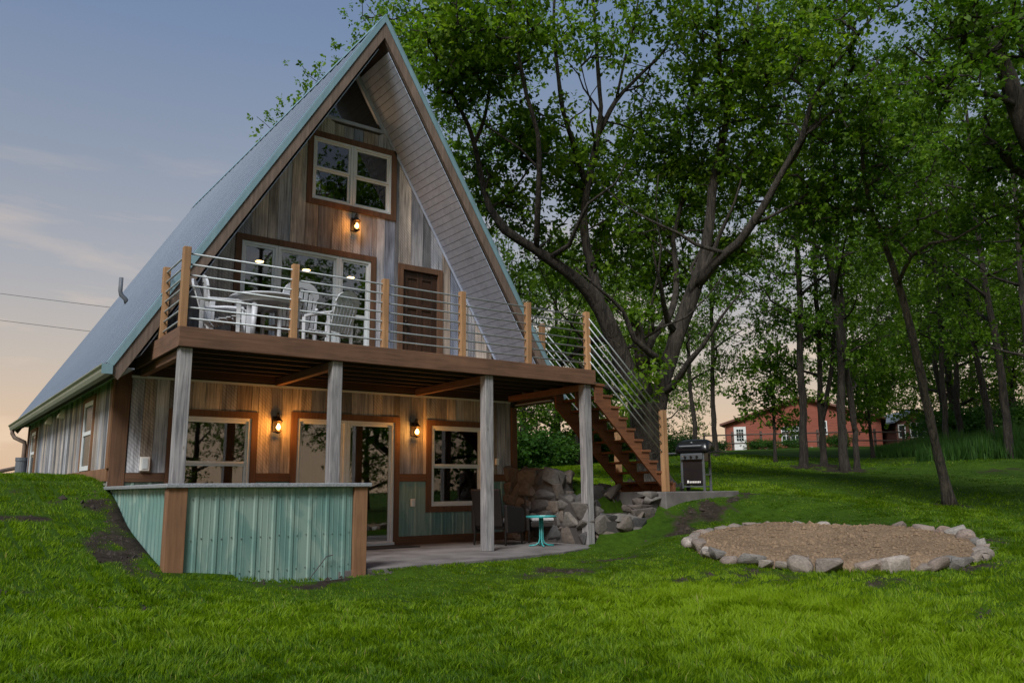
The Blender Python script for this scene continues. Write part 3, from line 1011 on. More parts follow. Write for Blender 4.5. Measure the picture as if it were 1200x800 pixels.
for x_, y_ in ((2.43, 4.37), (3.38, 4.44), (4.33, 4.47)):
    dl = H(MB().lathe([(.10, 0), (.10, -.012), (.075, -.014)], 20, (x_, y_, 5.159)).build('downlight', 'white_vinyl'))
    MB().lathe([(.072, -.0145), (.07, -.02)], 20, (x_, y_, 5.159)).build('diffuser', 'downlight', dl)
# added glowing bead in the loft, standing in for a small warm reflection
lp = H(MB().lathe([(.0, -.03), (.025, -.02), (.03, 0), (.02, .025), (0, .03)], 12, (3.0, 4.6, 7.0)).build('loft_glow_bead', 'downlight', smooth=True))
ld = bpy.data.lights.new('loft_fill', 'POINT')  # unseen fill light, added to redden the lining behind the gable glass
ld.energy = 9
ld.color = (1.0, .55, .28)
ld.shadow_soft_size = .1
lo_ = bpy.data.objects.new('loft_fill', ld)
COL.objects.link(lo_)
lo_.location = (3.305, 3.15, 7.55)
H(lo_)

# --- roof: deck, metal panels, soffit boards, fascia, rake trim, ridge cap, gutter
def sp_(sd_, s, n):
    return (RX + sd_ * (s * CS + n * SN), RZ - s * SN + n * CS)
roof = H(MB().build('roof', 'backing'))
m_ = MB()
for sd_ in (-1, 1):
    m_.prism([(RX, RZ - .035), (RX + sd_ * (SLEN - .02) * CS - sd_ * .0, RZ - .035 - (SLEN - .02) * SN), sp_(sd_, SLEN - .02, -.20), (RX, RZ - VOFF + .04)], 'y', YO + .04, YB - .04)
roof.data = m_.mesh('roof')
roof.data.materials.append(M['backing'])
NP = 12
PW = (YB - YO) / NP
prof = [(0, 0)]
for k in range(3):
    c_ = PW * (k + .5) / 3
    prof += [(c_ - .022, .0), (c_ - .012, .012), (c_ + .012, .012), (c_ + .022, .0)]
prof.append((PW - .004, 0))
n_ = len(prof)
vs = [(p[0], s, p[1] + .012) for s in (0, SLEN + .03) for p in prof] + [(p[0], s, p[1]) for s in (0, SLEN + .03) for p in prof]
fs = [(i, i + 1, n_ + i + 1, n_ + i) for i in range(n_ - 1)] + [(2 * n_ + i + 1, 2 * n_ + i, 3 * n_ + i, 3 * n_ + i + 1) for i in range(n_ - 1)]
fs += [(n_ + i, n_ + i + 1, 3 * n_ + i + 1, 3 * n_ + i) for i in range(n_ - 1)] + [(i + 1, i, 2 * n_ + i, 2 * n_ + i + 1) for i in range(n_ - 1)]
panel_me = MB().add(vs, fs).mesh('roof_panel')
for sd_ in (-1, 1):
    for k in range(NP):
        o = link_mesh('roof_panel', panel_me, 'roof_metal', roof)
        sx, sz = sp_(sd_, 0, 0)
        y0 = YO + k * PW
        # local x -> +Y, local y -> down slope, local z -> outward normal
        o.matrix_local = Matrix(((0, sd_ * CS, sd_ * SN, RX), (1, 0, 0, y0), (0, -SN, CS, RZ), (0, 0, 0, 1)))
m_ = MB()
for sd_ in (-1, 1):
    m_.prism([(RX, RZ + .07), sp_(sd_, .16, .036), sp_(sd_, .16, .030), (RX, RZ + .05)], 'y', YO - .02, YB + .02)
m_.build('ridge_cap', 'rake_metal', roof)
SB = .125
nb = int((SLEN - .75) / SB)
sof_me = MB().box(-.5 * SB + .004, .5 * SB - .004, YO + .045, YW - .03, -.012, .0).mesh('soffit_board')
for sd_ in (-1, 1):
    for k in range(nb):
        s = .55 + (k + .5) * SB
        x_, z_ = sp_(sd_, s, -.2235)
        o = link_mesh('soffit_board', sof_me, 'soffit', roof)
        o.matrix_local = Matrix(((sd_ * CS, 0, sd_ * SN, x_), (0, 1, 0, 0), (-SN, 0, CS, z_), (0, 0, 0, 1)))
    # pale bead where the soffit meets the gable wall
    m_ = MB().prism([sp_(sd_, .5, -.236), sp_(sd_, SLEN - .5, -.236), sp_(sd_, SLEN - .5, -.275), sp_(sd_, .5, -.275)], 'y', YW - .045, YW - .029)
    m_.build('soffit_bead', 'soffit', roof)
    # fascia board and metal rake edge, front and back
    for ya, yb in ((YO - .0, YO + .04), (YB - .04, YB - .001)):
        poly = [(RX + sd_ * .001, RZ - .03), sp_(sd_, SLEN + .10, -.012), sp_(sd_, SLEN + .14, -.19), (RX + sd_ * .001, RZ - .365)]
        MB().prism(poly, 'y', ya, yb).build('fascia_board', 'fascia', roof)
    poly = [(RX + sd_ * .0005, RZ + .055), sp_(sd_, SLEN + .03, .028), sp_(sd_, SLEN + .03, -.045), (RX + sd_ * .0005, RZ - .085)]
    MB().prism(poly, 'y', YO - .018, YO - .003).build('rake_trim', 'rake_metal', roof)
    MB().prism([sp_(sd_, .1, .047), sp_(sd_, SLEN + .03, .047), sp_(sd_, SLEN + .03, .034), sp_(sd_, .1, .034)], 'y', YO - .018, YO + .09).build('rake_cap', 'rake_metal', roof)
    # eave soffit
    x1_, z1_ = sp_(sd_, SLEN + .02, -.2)
    wallx = WL if sd_ < 0 else WR
    MB().box(min(x1_, wallx), max(x1_, wallx), YO + .045, YB - .045, z1_ + .06, z1_ + .075).build('eave_soffit', 'soffit', roof)
gx0, gz0 = sp_(-1, SLEN + .02, -.02)
gprof = [(gx0 + .01, gz0 - .0), (gx0 + .01, gz0 - .125), (gx0 - .075, gz0 - .125), (gx0 - .095, gz0 - .075), (gx0 - .10, gz0 - .045), (gx0 - .125, gz0 - .012),
         (gx0 - .125, gz0 + .004), (gx0 - .112, gz0 + .004), (gx0 - .112, gz0 - .012), (gx0 - .088, gz0 - .045), (gx0 - .083, gz0 - .075), (gx0 - .066, gz0 - .113), (gx0 - .002, gz0 - .113), (gx0 - .002, gz0 - .0)]
g_o = H(MB().prism(gprof, 'y', YO - .03, YB + .03).build('gutter', 'gutter'))
MB().box(gx0 - .122, gx0 + .009, YO - .036, YO - .031, gz0 - .124, gz0 + .002).build('end_cap', 'rake_metal', g_o)
H(MB().tube([(gx0 - .05, YB - .25, gz0 - .12), (gx0 - .05, YB - .25, gz0 - .2), (gx0 + .0, YB - .3, gz0 - .3), (WL - .09, YB - .55, gz0 - .42), (WL - .09, YB - .6, gz0 - .5), (WL - .09, YB - .6, .9)], .045, 10).build('downspout', 'fascia', None, smooth=True))
# roof vent pipe
vx, vy, vz = .84, 7.64, 4.77
vp = H(MB().tube([(vx, vy, vz - .05), (vx - .04, vy, vz + .08), (vx - .13, vy, vz + .16), (vx - .15, vy, vz + .24), (vx - .15, vy, vz + .52)], [.045, .045, .045, .042, .042], 12).build('vent_pipe', 'pipe_grey', None, smooth=True))

def holder(root):
    loc = tuple(root.location)
    def put(o):
        o.parent = root
        o.matrix_parent_inverse = Matrix.Translation((-loc[0], -loc[1], -loc[2]))
        return o
    return put

# ------------------------------------------------------------------ deck
DK, RIM, DW = 2.90, .25, 6.82
deck = thing('deck', 'raised wooden deck with metal rod railing on four grey posts', 'deck', (0, 0, 0))
D_ = holder(deck)
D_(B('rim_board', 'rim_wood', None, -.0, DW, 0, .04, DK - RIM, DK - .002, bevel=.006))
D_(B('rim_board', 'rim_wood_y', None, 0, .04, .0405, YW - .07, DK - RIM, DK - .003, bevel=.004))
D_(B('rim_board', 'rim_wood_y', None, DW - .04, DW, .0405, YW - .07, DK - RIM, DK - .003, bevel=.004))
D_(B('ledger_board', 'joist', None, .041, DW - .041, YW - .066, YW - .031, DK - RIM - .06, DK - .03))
nbd = 15
for k in range(nbd):
    w_ = (YW - .075 - .042) / nbd
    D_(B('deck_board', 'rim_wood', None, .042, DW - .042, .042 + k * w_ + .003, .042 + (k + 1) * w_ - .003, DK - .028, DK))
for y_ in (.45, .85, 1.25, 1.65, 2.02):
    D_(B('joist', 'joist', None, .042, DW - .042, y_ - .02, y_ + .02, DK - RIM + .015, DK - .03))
for x_ in (.11, 2.10, 4.63, 6.67):
    D_(B('beam', 'rim_wood_y', None, x_ - .045, x_ + .045, .2005, YW - .068, DK - RIM - .10, DK - RIM + .012, bevel=.005))
POSTX = (.11, 2.10, 4.63, 6.67)
for x_ in POSTX:
    zb_ = .0
    D_(B('post', 'grey_post', None, x_ - .075, x_ + .075, .05, .20, zb_, DK - RIM - (.10 if False else .0) - .002, bevel=.008))
RPX = [.05, 1.46, 2.82, 4.15, 5.43, 6.72]
def rail_post(x_, y_, z0=DK - .24, z1=3.92):
    return D_(B('rail_post', 'cedar', None, x_ - .045, x_ + .045, y_ - .045, y_ + .045, z0, z1, bevel=.006))
for x_ in RPX:
    rail_post(x_, .09, DK + .001)
rail_post(.09, 1.22, DK + .001)
rail_post(6.72, 1.32, DK + .001)
RZS = [3.02 + .137 * k for k in range(7)]
for z_ in RZS:
    D_(MB().tube([(.05, .09, z_), (6.72, .09, z_)], .0125, 8).build('rail', 'rail_metal', None, smooth=True))
    D_(MB().tube([(.07, .09, z_ + .002), (.09, 1.22, z_ + .002), (.12, 1.62 - (z_ - 3) * .2, z_ + .002)], .0125, 8).build('rail', 'rail_metal', None, smooth=True))
    D_(MB().tube([(6.72, 1.32, z_), (6.72, 2.3, z_)], .0125, 8).build('rail', 'rail_metal', None, smooth=True))

# ------------------------------------------------------------------ stairs
SLABZ = .84
stair = thing('staircase', 'open wooden stairs with rod handrails going down from the deck', 'stairs', (8.5, .55, SLABZ))
S_ = holder(stair)
NT_ = 10
sx0, sx1 = 6.83, 8.62
rise = (DK - .04 - SLABZ) / (NT_ + 1)
run = (sx1 - sx0) / NT_
def stringer_poly():
    top = []
    x, z = sx0, DK - .04 - rise
    top.append((x, DK - .26))
    for k in range(NT_):
        z = DK - .04 - rise * (k + 1)
        top.append((sx0 + run * k, z - .04))
        top.append((sx0 + run * (k + 1), z - .04))
    low = [(sx1 + .02, SLABZ + .14), (sx1 + .02, SLABZ + .001), (sx1 - .16, SLABZ + .001)]
    low += [(sx0, DK - .26 - .29)]
    return [p for p in top[1:]] + low
for y_ in (.05, .55, 1.10):
    S_(MB().prism(stringer_poly(), 'y', y_ - .02, y_ + .02).build('stringer', 'stringer'))
tread_me = MB().box(-.02, run + .02, .01, 1.15, -.0385, .0).mesh('tread')
for k in range(NT_):
    z = DK - .04 - rise * (k + 1)
    o = S_(link_mesh('tread', tread_me, 'stringer'))
    o.location = (sx0 + run * k, 0, z)
S_(B('riser_block', 'stringer', None, 8.62 + .021, 8.70, -.0, 1.15, SLABZ + .001, SLABZ + .16, bevel=.006))
for y_ in (-.02, 1.17):
    S_(B('newel_post', 'cedar', None, 8.36, 8.47, y_ - .05, y_ + .05 - .0, SLABZ + .001, 2.29, bevel=.006))
    for k in range(6):
        zt, zb_ = 3.80 - .15 * k, 2.24 - .15 * k
        S_(MB().tube([(6.74, .05 if y_ < 1 else 1.30, zt), (8.42, y_, zb_)], .0115, 8).build('hand_rail', 'rail_metal', None, smooth=True))

# ------------------------------------------------------------------ patio, bar
patio = tag(MB().prism(PATIO, 'z', -.13, 0).build('patio', 'patio_concrete', bevel=.012), 'grey concrete patio slab under the deck', 'patio', kind='structure')
bar = thing('patio_bar', 'teal metal clad bar wall with grey counter and cedar corner boards', 'bar', (.8, -1.2, 0))
R_ = holder(bar)
BZ, BY, BX0, BX1 = 1.0, -1.2, -.28, 1.93
R_(B('core_wall', 'backing', None, BX0 + .03, BX1 - .01, BY + .03, BY + .14, -.2, BZ - .05))
R_(B('core_wall', 'backing', None, BX0 + .03, BX0 + .12, BY + .1401, YW - .05, -.2, BZ - .05))
xa, xb = BX0 + .17, BX1 - .155
npan = 3
for k in range(npan):
    a = xa + (xb - xa) * k / npan
    b = xa + (xb - xa) * (k + 1) / npan
    vs, fs = corrugated(a + .001, b - .001, -.22, BZ - .0505, .21, .010)
    R_(MB().add([(p, q + BY + .018 - .0015 * k, r_) for p, q, r_ in vs], fs).build('metal_panel', 'teal_metal'))
for k in range(4):
    a = BY + .12 + (YW - .05 - BY - .12) * k / 4
    b = BY + .12 + (YW - .05 - BY - .12) * (k + 1) / 4
    vs, fs = corrugated(a + .001, b - .001, -.2, BZ - .0505, .155, .02)
    R_(MB().add([(q + BX0 + .018, p, r_) for p, q, r_ in vs], fs).build('metal_panel', 'teal_metal'))
R_(B('corner_board', 'post_cedar', None, BX0 - .03, BX0 + .165, BY - .03, BY - .001 + .02, -.25, BZ - .051, bevel=.006))
R_(B('corner_board', 'post_cedar', None, BX0 - .031, BX0 - .004, BY + .0205, BY + .115, -.25, BZ - .051, bevel=.006))
R_(B('corner_board', 'post_cedar', None, BX1 - .15, BX1 + .02, BY - .03, BY + .02, -.2, BZ - .051, bevel=.006))
R_(B('corner_board', 'post_cedar', None, BX1 - .009, BX1 + .021, BY + .0205, BY + .16, -.2, BZ - .051, bevel=.006))
R_(B('countertop', 'counter_stone', None, BX0 - .06, BX1 + .06, BY - .06, BY + .36, BZ - .05, BZ - .004, bevel=.008))
R_(B('countertop', 'counter_stone', None, BX0 - .06, BX0 + .22, BY + .3605, YW - .04, BZ - .05, BZ - .006, bevel=.008))
m_ = MB()
for z_ in (.06, .42, .84):
    x_ = xa + .06
    while x_ < xb:
        m_.lathe([(.0065, -.004), (.0065, .004)], 6, (x_, BY + .012, z_ + .01 * math.sin(x_ * 37)))
        x_ += .105
R_(m_.build('screws', 'grill_grey', kind='stuff'))
# thin bent twig of wire left leaning on the panel
tag(MB().tube([(1.22, -1.29, -.06), (1.38, -1.245, .10), (1.44, -1.238, .17), (1.52, -1.235, .185)], .006, 6).build('bent_wire', 'wire'), 'thin bent dark wire leaning on the teal bar front', 'wire')

# ------------------------------------------------------------------ wall lanterns
def lantern(loc, label, power):
    o = thing('wall_lantern', label, 'lantern', loc, group='lit lanterns on the front wall')
    MB().box(-.055, .055, -.022, -.0, -.12, .12).build('back_plate', 'bronze_cap', o, bevel=.006)
    MB().tube([(0, -.02, .06), (0, -.05, .13), (0, -.09, .175), (0, -.12, .165), (0, -.125, .115)], .009, 8).build('arm', 'bronze_cap', o, smooth=True)
    MB().lathe([(.012, .115), (.02, .10), (.035, .075), (.062, .045), (.066, .03), (.055, .028)], 16, (0, -.125, 0)).build('cap', 'bronze_cap', o, smooth=True)
    m_ = MB()
    for k in range(4):
        w = math.pi / 4 + k * math.pi / 2
        m_.tube([(.05 * math.cos(w), -.125 + .05 * math.sin(w), .03), (.045 * math.cos(w), -.125 + .045 * math.sin(w), -.115)], .0045, 6)
    m_.lathe([(.052, -.112), (.056, -.125), (.03, -.14), (.012, -.155)], 16, (0, -.125, 0))
    m_.build('cage', 'bronze_cap', o)
    MB().lathe([(.012, -.095), (.03, -.075), (.034, -.05), (.022, -.02), (.012, .0)], 12, (0, -.125, 0)).build('bulb', 'bulb', o, smooth=True)
    l = bpy.data.lights.new('lantern_light', 'POINT')
    l.energy = power
    l.color = (1.0, .34, .045)
    l.shadow_soft_size = .06
    lo = bpy.data.objects.new('lantern_light', l)
    COL.objects.link(lo)
    lo.parent = o
    lo.location = (0, -.21, -.05)
yl = YW - .03
lantern((3.34, yl, 5.46), 'lit lantern under the upper gable window', 8)
lantern((2.10, yl, 1.95), 'lit lantern between the lower left window and the glass door', 17)
lantern((4.58, yl, 1.96), 'lit lantern between the glass door and the lower right window', 14)

# ------------------------------------------------------------------ small fixtures
def outlet(loc, w, h, label, name='electrical_outlet', cat='outlet'):
    o = thing(name, label, cat, loc)
    MB().box(-w / 2, w / 2, -.05, 0, -h / 2, h / 2).build('cover', 'white_box', o, bevel=.01)
    MB().box(-w * .3, w * .3, -.058, -.0505, -h * .36, h * .36).build('flap', 'white_vinyl', o, bevel=.004)
outlet((.215, YW - .03, 1.31), .13, .20, 'white outlet box on planks left of the lower left window')
outlet((4.57, YW - .03, .70), .08, .13, 'white outlet box on teal siding beside the glass door')
outlet((6.36, YW - .03, 1.42), .07, .12, 'small white switch box behind the third grey post', 'switch_box', 'switch')
tag(MB().prism([(3.35, 1.62), (4.35, 1.62), (4.35, 2.22), (3.35, 2.22)], 'z', .003, .018).build('door_mat', 'rubber', bevel=.005), 'thin black mat in front of the sliding glass door', 'door mat')

# ------------------------------------------------------------------ deck furniture: white resin
def fan_chair(loc, rz, label, group, lounge=False):
    o = thing('resin_chair', label, 'chair', loc, rz, group, .78 if lounge else .92)
    sh, d0 = (.34, .52) if lounge else (.43, .48)
    tilt = .30 if lounge else .16
    # seat slats
    for k in range(6):
        y0 = -d0 / 2 + d0 * k / 6
        dz = (-.11 * k / 5) if lounge else -.02 * k / 5
        MB().box(-.25, .25, y0 + .006, y0 + d0 / 6 - .006, sh + dz - .022, sh + dz).build('seat_slat', 'white_resin', o, bevel=.006)
    # fan back: slats under one rounded crown
    zb_, zt = sh - .08, sh + .60
    for k in range(7):
        x_ = -.24 + .08 * k
        tx = x_ * 1.12
        top = zt - .16 * (abs(k - 3) / 3) ** 2 - .06
        p = [(x_ - .028, d0 / 2, zb_), (x_ + .028, d0 / 2, zb_), (tx + .030, d0 / 2 + tilt * (top - zb_), top), (tx - .030, d0 / 2 + tilt * (top - zb_), top)]
        q = [(a, b + .022, c) for a, b, c in p]
        MB().add(p + q, [(0, 1, 2, 3), (7, 6, 5, 4), (0, 4, 5, 1), (1, 5, 6, 2), (2, 6, 7, 3), (3, 7, 4, 0)]).build('back_slat', 'white_resin', o)
    arc = []
    for k in range(11):
        w = math.pi * k / 10
        x_ = -.30 * math.cos(w)
        z_ = zt - .20 + .22 * math.sin(w)
        arc.append((x_, z_))
    outer = [(x_ * 1.04, z_ + .035) for x_, z_ in arc]
    inn = [(x_ * .80, z_ - .07) for x_, z_ in arc]
    m_ = MB()
    for k in range(10):
        ring = [arc[k], arc[k + 1]]
        pl = [inn[k], inn[k + 1], outer[k + 1], outer[k]]
        vs = [(a, d0 / 2 + tilt * (c - zb_) - .006, c) for a, c in pl] + [(a, d0 / 2 + tilt * (c - zb_) + .03, c) for a, c in pl]
        m_.add(vs, [(0, 1, 2, 3), (7, 6, 5, 4), (0, 4, 5, 1), (1, 5, 6, 2), (2, 6, 7, 3), (3, 7, 4, 0)])
    m_.build('back_crown', 'white_resin', o)
    for s_ in (-1, 1):
        x_ = s_ * .30
        MB().tube([(x_, d0 / 2 + .09, sh + .24), (x_, 0, sh + .25), (x_, -d0 / 2 - .02, sh + .24), (x_, -d0 / 2 - .05, sh + .18)], [.028, .032, .032, .024], 8).build('armrest', 'white_resin', o, smooth=True)
        for y_, zt_ in ((-d0 / 2 - .04, sh + .22), (d0 / 2 + .02, sh + .22)):
            lx = x_ * 1.03
            p = MB().prism([(y_ - .03, 0), (y_ + .03, 0), (y_ + .04, zt_), (y_ - .04, zt_)], 'x', lx - .018, lx + .018)
            p.build('leg', 'white_resin', o, bevel=.006)
    MB().box(-.28, .28, -d0 / 2 - .02, -d0 / 2 + .0, sh - .07, sh - .023).build('apron', 'white_resin', o, bevel=.005)
    return o
G = 'white resin chairs on the deck'
fan_chair((1.80, 1.12, DK), rad(188), 'tall round-backed white resin chair seen from behind at the deck table', G)
fan_chair((.92, 1.25, DK), rad(84), 'white resin armchair at the left of the deck table', G)
fan_chair((2.14, .50, DK), rad(205), 'low white slatted chair at the right of the deck table', G, True)
fan_chair((.66, .52, DK), rad(64), 'low white resin chair in the front left deck corner', G, True)
tb = thing('resin_table', 'round white resin table standing on the deck', 'table', (1.45, 1.1, DK))
MB().lathe([(.0, .70), (.46, .70), (.52, .705), (.53, .72), (.52, .735), (.0, .738)], 40).build('table_top', 'white_resin', tb, smooth=False)
MB().lathe([(.44, .63), (.45, .70)], 32).build('skirt', 'white_resin', tb)
for k in range(4):
    w = math.pi / 4 + k * math.pi / 2
    MB().tube([(.36 * math.cos(w), .36 * math.sin(w), .64), (.42 * math.cos(w), .42 * math.sin(w), 0)], [.045, .032], 8).build('leg', 'white_resin', tb, smooth=True)

# ------------------------------------------------------------------ patio furniture
def wicker_chair(loc, rz, label):
    o = thing('wicker_chair', label, 'chair', loc, rz, 'wicker chairs on the patio')
    m_ = MB().box(-.27, .27, -.27, .26, .26, .36)
    m_.build('seat', 'wicker', o, bevel=.02)
    bk = [(-.27, .24, .30), (.27, .24, .30), (.29, .36, .92), (-.29, .36, .92)]
    q = [(a, b + .06, c) for a, b, c in bk]
    MB().add(bk + q, [(0, 1, 2, 3), (7, 6, 5, 4), (0, 4, 5, 1), (1, 5, 6, 2), (2, 6, 7, 3), (3, 7, 4, 0)]).build('backrest', 'wicker', o, bevel=.025)
    for s_ in (-1, 1):
        m_ = MB().prism([(-.28, .20), (.27, .20), (.30, .66), (.10, .64), (-.24, .60), (-.29, .56)], 'x', s_ * .325 - .035, s_ * .325 + .035)
        m_.build('armrest', 'wicker', o, bevel=.02)
        for y_ in (-.25, .25):
            MB().tube([(s_ * .30, y_, .22), (s_ * .31, y_ * 1.05, 0)], [.022, .016], 8).build('leg', 'black_iron', o)
    MB().box(-.255, .255, -.29, .23, .362, .425).build('cushion', 'cushion', o, bevel=.025)
    return o
wicker_chair((5.62, 1.22, 0), rad(112), 'dark wicker armchair half hidden behind the third grey post')
wicker_chair((6.60, 1.22, 0), rad(-28), 'dark wicker armchair against the stone wall behind the turquoise table')
st = thing('side_table', 'small round turquoise metal table on the patio', 'table', (5.86, .36, 0))
MB().lathe([(.0, .455), (.245, .455), (.25, .475), (.24, .482), (.235, .470), (.0, .468)], 32).build('table_top', 'aqua_paint', st)
for k in range(4):
    w = math.pi / 4 + .3 + k * math.pi / 2
    c_, s_ = math.cos(w), math.sin(w)
    MB().tube([(.025 * c_, .025 * s_, .455), (.025 * c_, .025 * s_, .12), (.045 * c_, .045 * s_, .055), (.10 * c_, .10 * s_, .022), (.20 * c_, .20 * s_, .014)], .013, 8).build('leg', 'aqua_paint', st, smooth=True)

# ------------------------------------------------------------------ stones
def rock_mesh(seed, npts=18, flat=.0, rounded=False):
    r_ = np.random.default_rng(seed)
    bm = bmesh.new()
    for k in range(npts if not rounded else 40):
        d = r_.normal(size=3)
        d /= np.linalg.norm(d)
        rr = r_.uniform(.86, 1.08) if not rounded else r_.uniform(.95, 1.03)
        if not rounded:
            d = np.sign(d) * np.abs(d) ** .5
            d /= max(np.abs(d).max(), .86)
        bm.verts.new(d * rr * .5)
    g_ = bmesh.ops.convex_hull(bm, input=list(bm.verts))
    for v in [v for v in bm.verts if not v.link_faces]:
        bm.verts.remove(v)
    bmesh.ops.bevel(bm, geom=list(bm.edges), offset=.03, segments=1, affect='EDGES')
    bmesh.ops.recalc_face_normals(bm, faces=bm.faces)
    me_ = bpy.data.meshes.new('stone')
    bm.to_mesh(me_)
    bm.free()
    for p in me_.polygons:
        p.use_smooth = True
    me_.set_sharp_from_angle(angle=rad(38))
    return me_
def dimmed(me_, mat):
    me_.materials.append(M[mat])
    return me_
WALL_ROCK = [dimmed(rock_mesh(40 + k, 15), 'wall_stone') for k in range(9)]
RING_ROCK = [dimmed(rock_mesh(70 + k, 16), 'ring_stone') for k in range(7)] + [dimmed(rock_mesh(90 + k, 16, rounded=True), 'ring_stone') for k in range(4)]

def stone_wall(name, label, a, b, z0f, z1f, depth, rows, side=-1, seed=1, cap=False):
    """stones laid along the line a-b; outward face to the right of a->b when side=-1"""
    rr = random.Random(seed)
    a = np.array(a, float)
    b = np.array(b, float)
    L_ = np.linalg.norm(b - a)
    t_ = (b - a) / L_
    n_ = np.array([t_[1], -t_[0]]) * -side
    o = thing(name, label, 'stone wall', (a[0], a[1], z0f(0)))
    put = holder(o)
    pts = []
    m_ = MB()
    q = [a - n_ * .005, b - n_ * .005, b - n_ * (depth - .005), a - n_ * (depth - .005)]
    zz = [z1f(0) - .07, z1f(1) - .07, z1f(1) - .07, z1f(0) - .07]
    lo = [z0f(0) - .1, z0f(1) - .1, z0f(1) - .1, z0f(0) - .1]
    m_.add([(p[0], p[1], l) for p, l in zip(q, lo)] + [(p[0], p[1], z) for p, z in zip(q, zz)],
           [(3, 2, 1, 0), (4, 5, 6, 7), (0, 1, 5, 4), (1, 2, 6, 5), (2, 3, 7, 6), (3, 0, 4, 7)])
    put(m_.build('core', 'mortar'))
    ang = math.atan2(t_[1], t_[0])
    for face in (0, 1):
        for k in range(rows):
            x = rr.uniform(-.12, 0)
            while x < L_ - .02:
                w = rr.uniform(.20, .50)
                w = min(w, L_ - x + .08)
                f = min(max((x + w / 2) / L_, 0), 1)
                za, zb_ = z0f(f), z1f(f)
                hrow = (zb_ - za) / rows
                h = hrow * rr.uniform(.95, 1.3)
                zc = za + hrow * (k + .5) + rr.uniform(-.03, .03)
                dpt = rr.uniform(.17, .26)
                off = (.06 if face == 0 else depth - .06)
                c = a + t_ * (x + w / 2) - n_ * off
                ob = put(link_mesh('stone', rr.choice(WALL_ROCK), 'wall_stone'))
                ob.location = (c[0], c[1], min(zc, zb_ - h * .42))
                ob.rotation_euler = (rr.choice((0, math.pi)) + rr.uniform(-.12, .12), rr.uniform(-.15, .15), ang + rr.choice((0, math.pi)) + rr.uniform(-.1, .1))
                ob.scale = (w * 1.16, dpt, h * 1.14)
                x += w * .97
    if cap:
        x = 0
        while x < L_ - .03:
            w = min(rr.uniform(.28, .5), L_ - x + .1)
            f = min(max((x + w / 2) / L_, 0), 1)
            c = a + t_ * (x + w / 2) - n_ * depth * .5
            ob = put(link_mesh('cap_stone', rr.choice(WALL_ROCK), 'wall_stone'))
            ob.location = (c[0], c[1], z1f(f) + .0)
            ob.rotation_euler = (rr.uniform(-.06, .06), rr.uniform(-.08, .08), ang + rr.uniform(-.15, .15))
            ob.scale = (w * 1.12, depth * rr.uniform(1.0, 1.2), rr.uniform(.13, .17))
            x += w * .95
    return o
lin = lambda p, q: (lambda f: p + (q - p) * f)
stone_wall('retaining_wall', 'tall rough stone wall running out from the house corner', (6.99, 2.36), (6.99, .86), lin(0, 0), lin(1.32, 1.22), .42, 5, 1, 21)
stone_wall('retaining_wall', 'low stone wall stepping down behind the first stair post', (7.0, .85), (7.0, .16), lin(0, 0), lin(.90, .60), .40, 3, 1, 22)
stone_wall('retaining_wall', 'rough stone wall along the back of the planter under the stairs', (7.42, .93), (8.22, .98), lin(.3, .3), lin(.92, .98), .36, 3, -1, 23)
stone_wall('planter_wall', 'low front stone wall of the planter beside the last deck post', (6.86, -.02), (7.62, -.16), lin(-.02, .05), lin(.43, .44), .34, 2, -1, 24, True)
stone_wall('planter_wall', 'stone planter wall climbing to the foot of the stairs', (7.60, -.16), (8.22, .0), lin(.05, .40), lin(.44, .80), .34, 2, -1, 25, True)
tag(MB().prism([(7.35, .12), (7.75, .08), (8.25, .25), (8.25, .80), (7.35, .75)], 'z', .2, .47).build('planter_soil', 'soil'), 'dark soil bed inside the stone planter', 'soil', kind='structure')
slab = tag(MB().prism([(8.28, -.14), (9.2, -.12), (10.36, -.10), (10.42, 1.35), (8.28, 1.35)], 'z', .30, SLABZ - .001).build('grill_slab', 'patio_concrete', bevel=.015), 'concrete pad at the foot of the stairs carrying the grill', 'slab', kind='structure')

# ring of boulders round the gravel bed
ring_pts = []
rr = random.Random(77)
w = 0.0
k = 0
while w < 2 * math.pi - .06:
    sz = rr.uniform(.15, .34) * (1.05 if 3.0 < w < 6.2 else .85)
    dx_, dy_ = math.cos(w), math.sin(w)
    x_, y_ = PIT_C[0] + PIT_R * dx_ + rr.uniform(-.05, .05), PIT_C[1] + PIT_R * dy_ + rr.uniform(-.05, .05)
    ring_pts.append((x_, y_, sz, w, k))
    w += sz * 1.02 / PIT_R
    k += 1
zz = hgt([p[0] for p in ring_pts], [p[1] for p in ring_pts])
ring = thing('stone_ring', 'round border of pale field stones around the gravel bed', 'stone ring', (PIT_C[0], PIT_C[1], float(hgt(*PIT_C))))
putr = holder(ring)
for (x_, y_, sz, w, k), z_ in zip(ring_pts, zz):
    ob = putr(link_mesh('stone', rr.choice(RING_ROCK), 'ring_stone'))
    hh = sz * rr.uniform(.5, .9)
    away = max(0.0, .6 * math.cos(w) + .8 * math.sin(w))
    hh *= 1 - .3 * away
    ob.location = (x_, y_, z_ + hh * (.22 - .30 * away))
    ob.rotation_euler = (rr.uniform(-.3, .3), rr.uniform(-.3, .3), w + math.pi / 2 + rr.uniform(-.4, .4))
    ob.scale = (sz * 1.1, sz * rr.uniform(.7, .95), hh)
m_ = MB()
NR, NA = 16, 72
vs = []
for i in range(NR + 1):
    r_ = (PIT_R + .03) * i / NR
    for j in range(NA):
        a = 2 * math.pi * j / NA
        vs.append((PIT_C[0] + r_ * math.cos(a), PIT_C[1] + r_ * math.sin(a)))
va = np.array(vs)
zg = hgt(va[:, 0], va[:, 1], False) + .075 + .018 * sines(5, 6, 2.2)(va[:, 0], va[:, 1]) * 1.5
zg -= np.where(np.hypot(va[:, 0] - PIT_C[0], va[:, 1] - PIT_C[1]) > PIT_R, .16, 0)
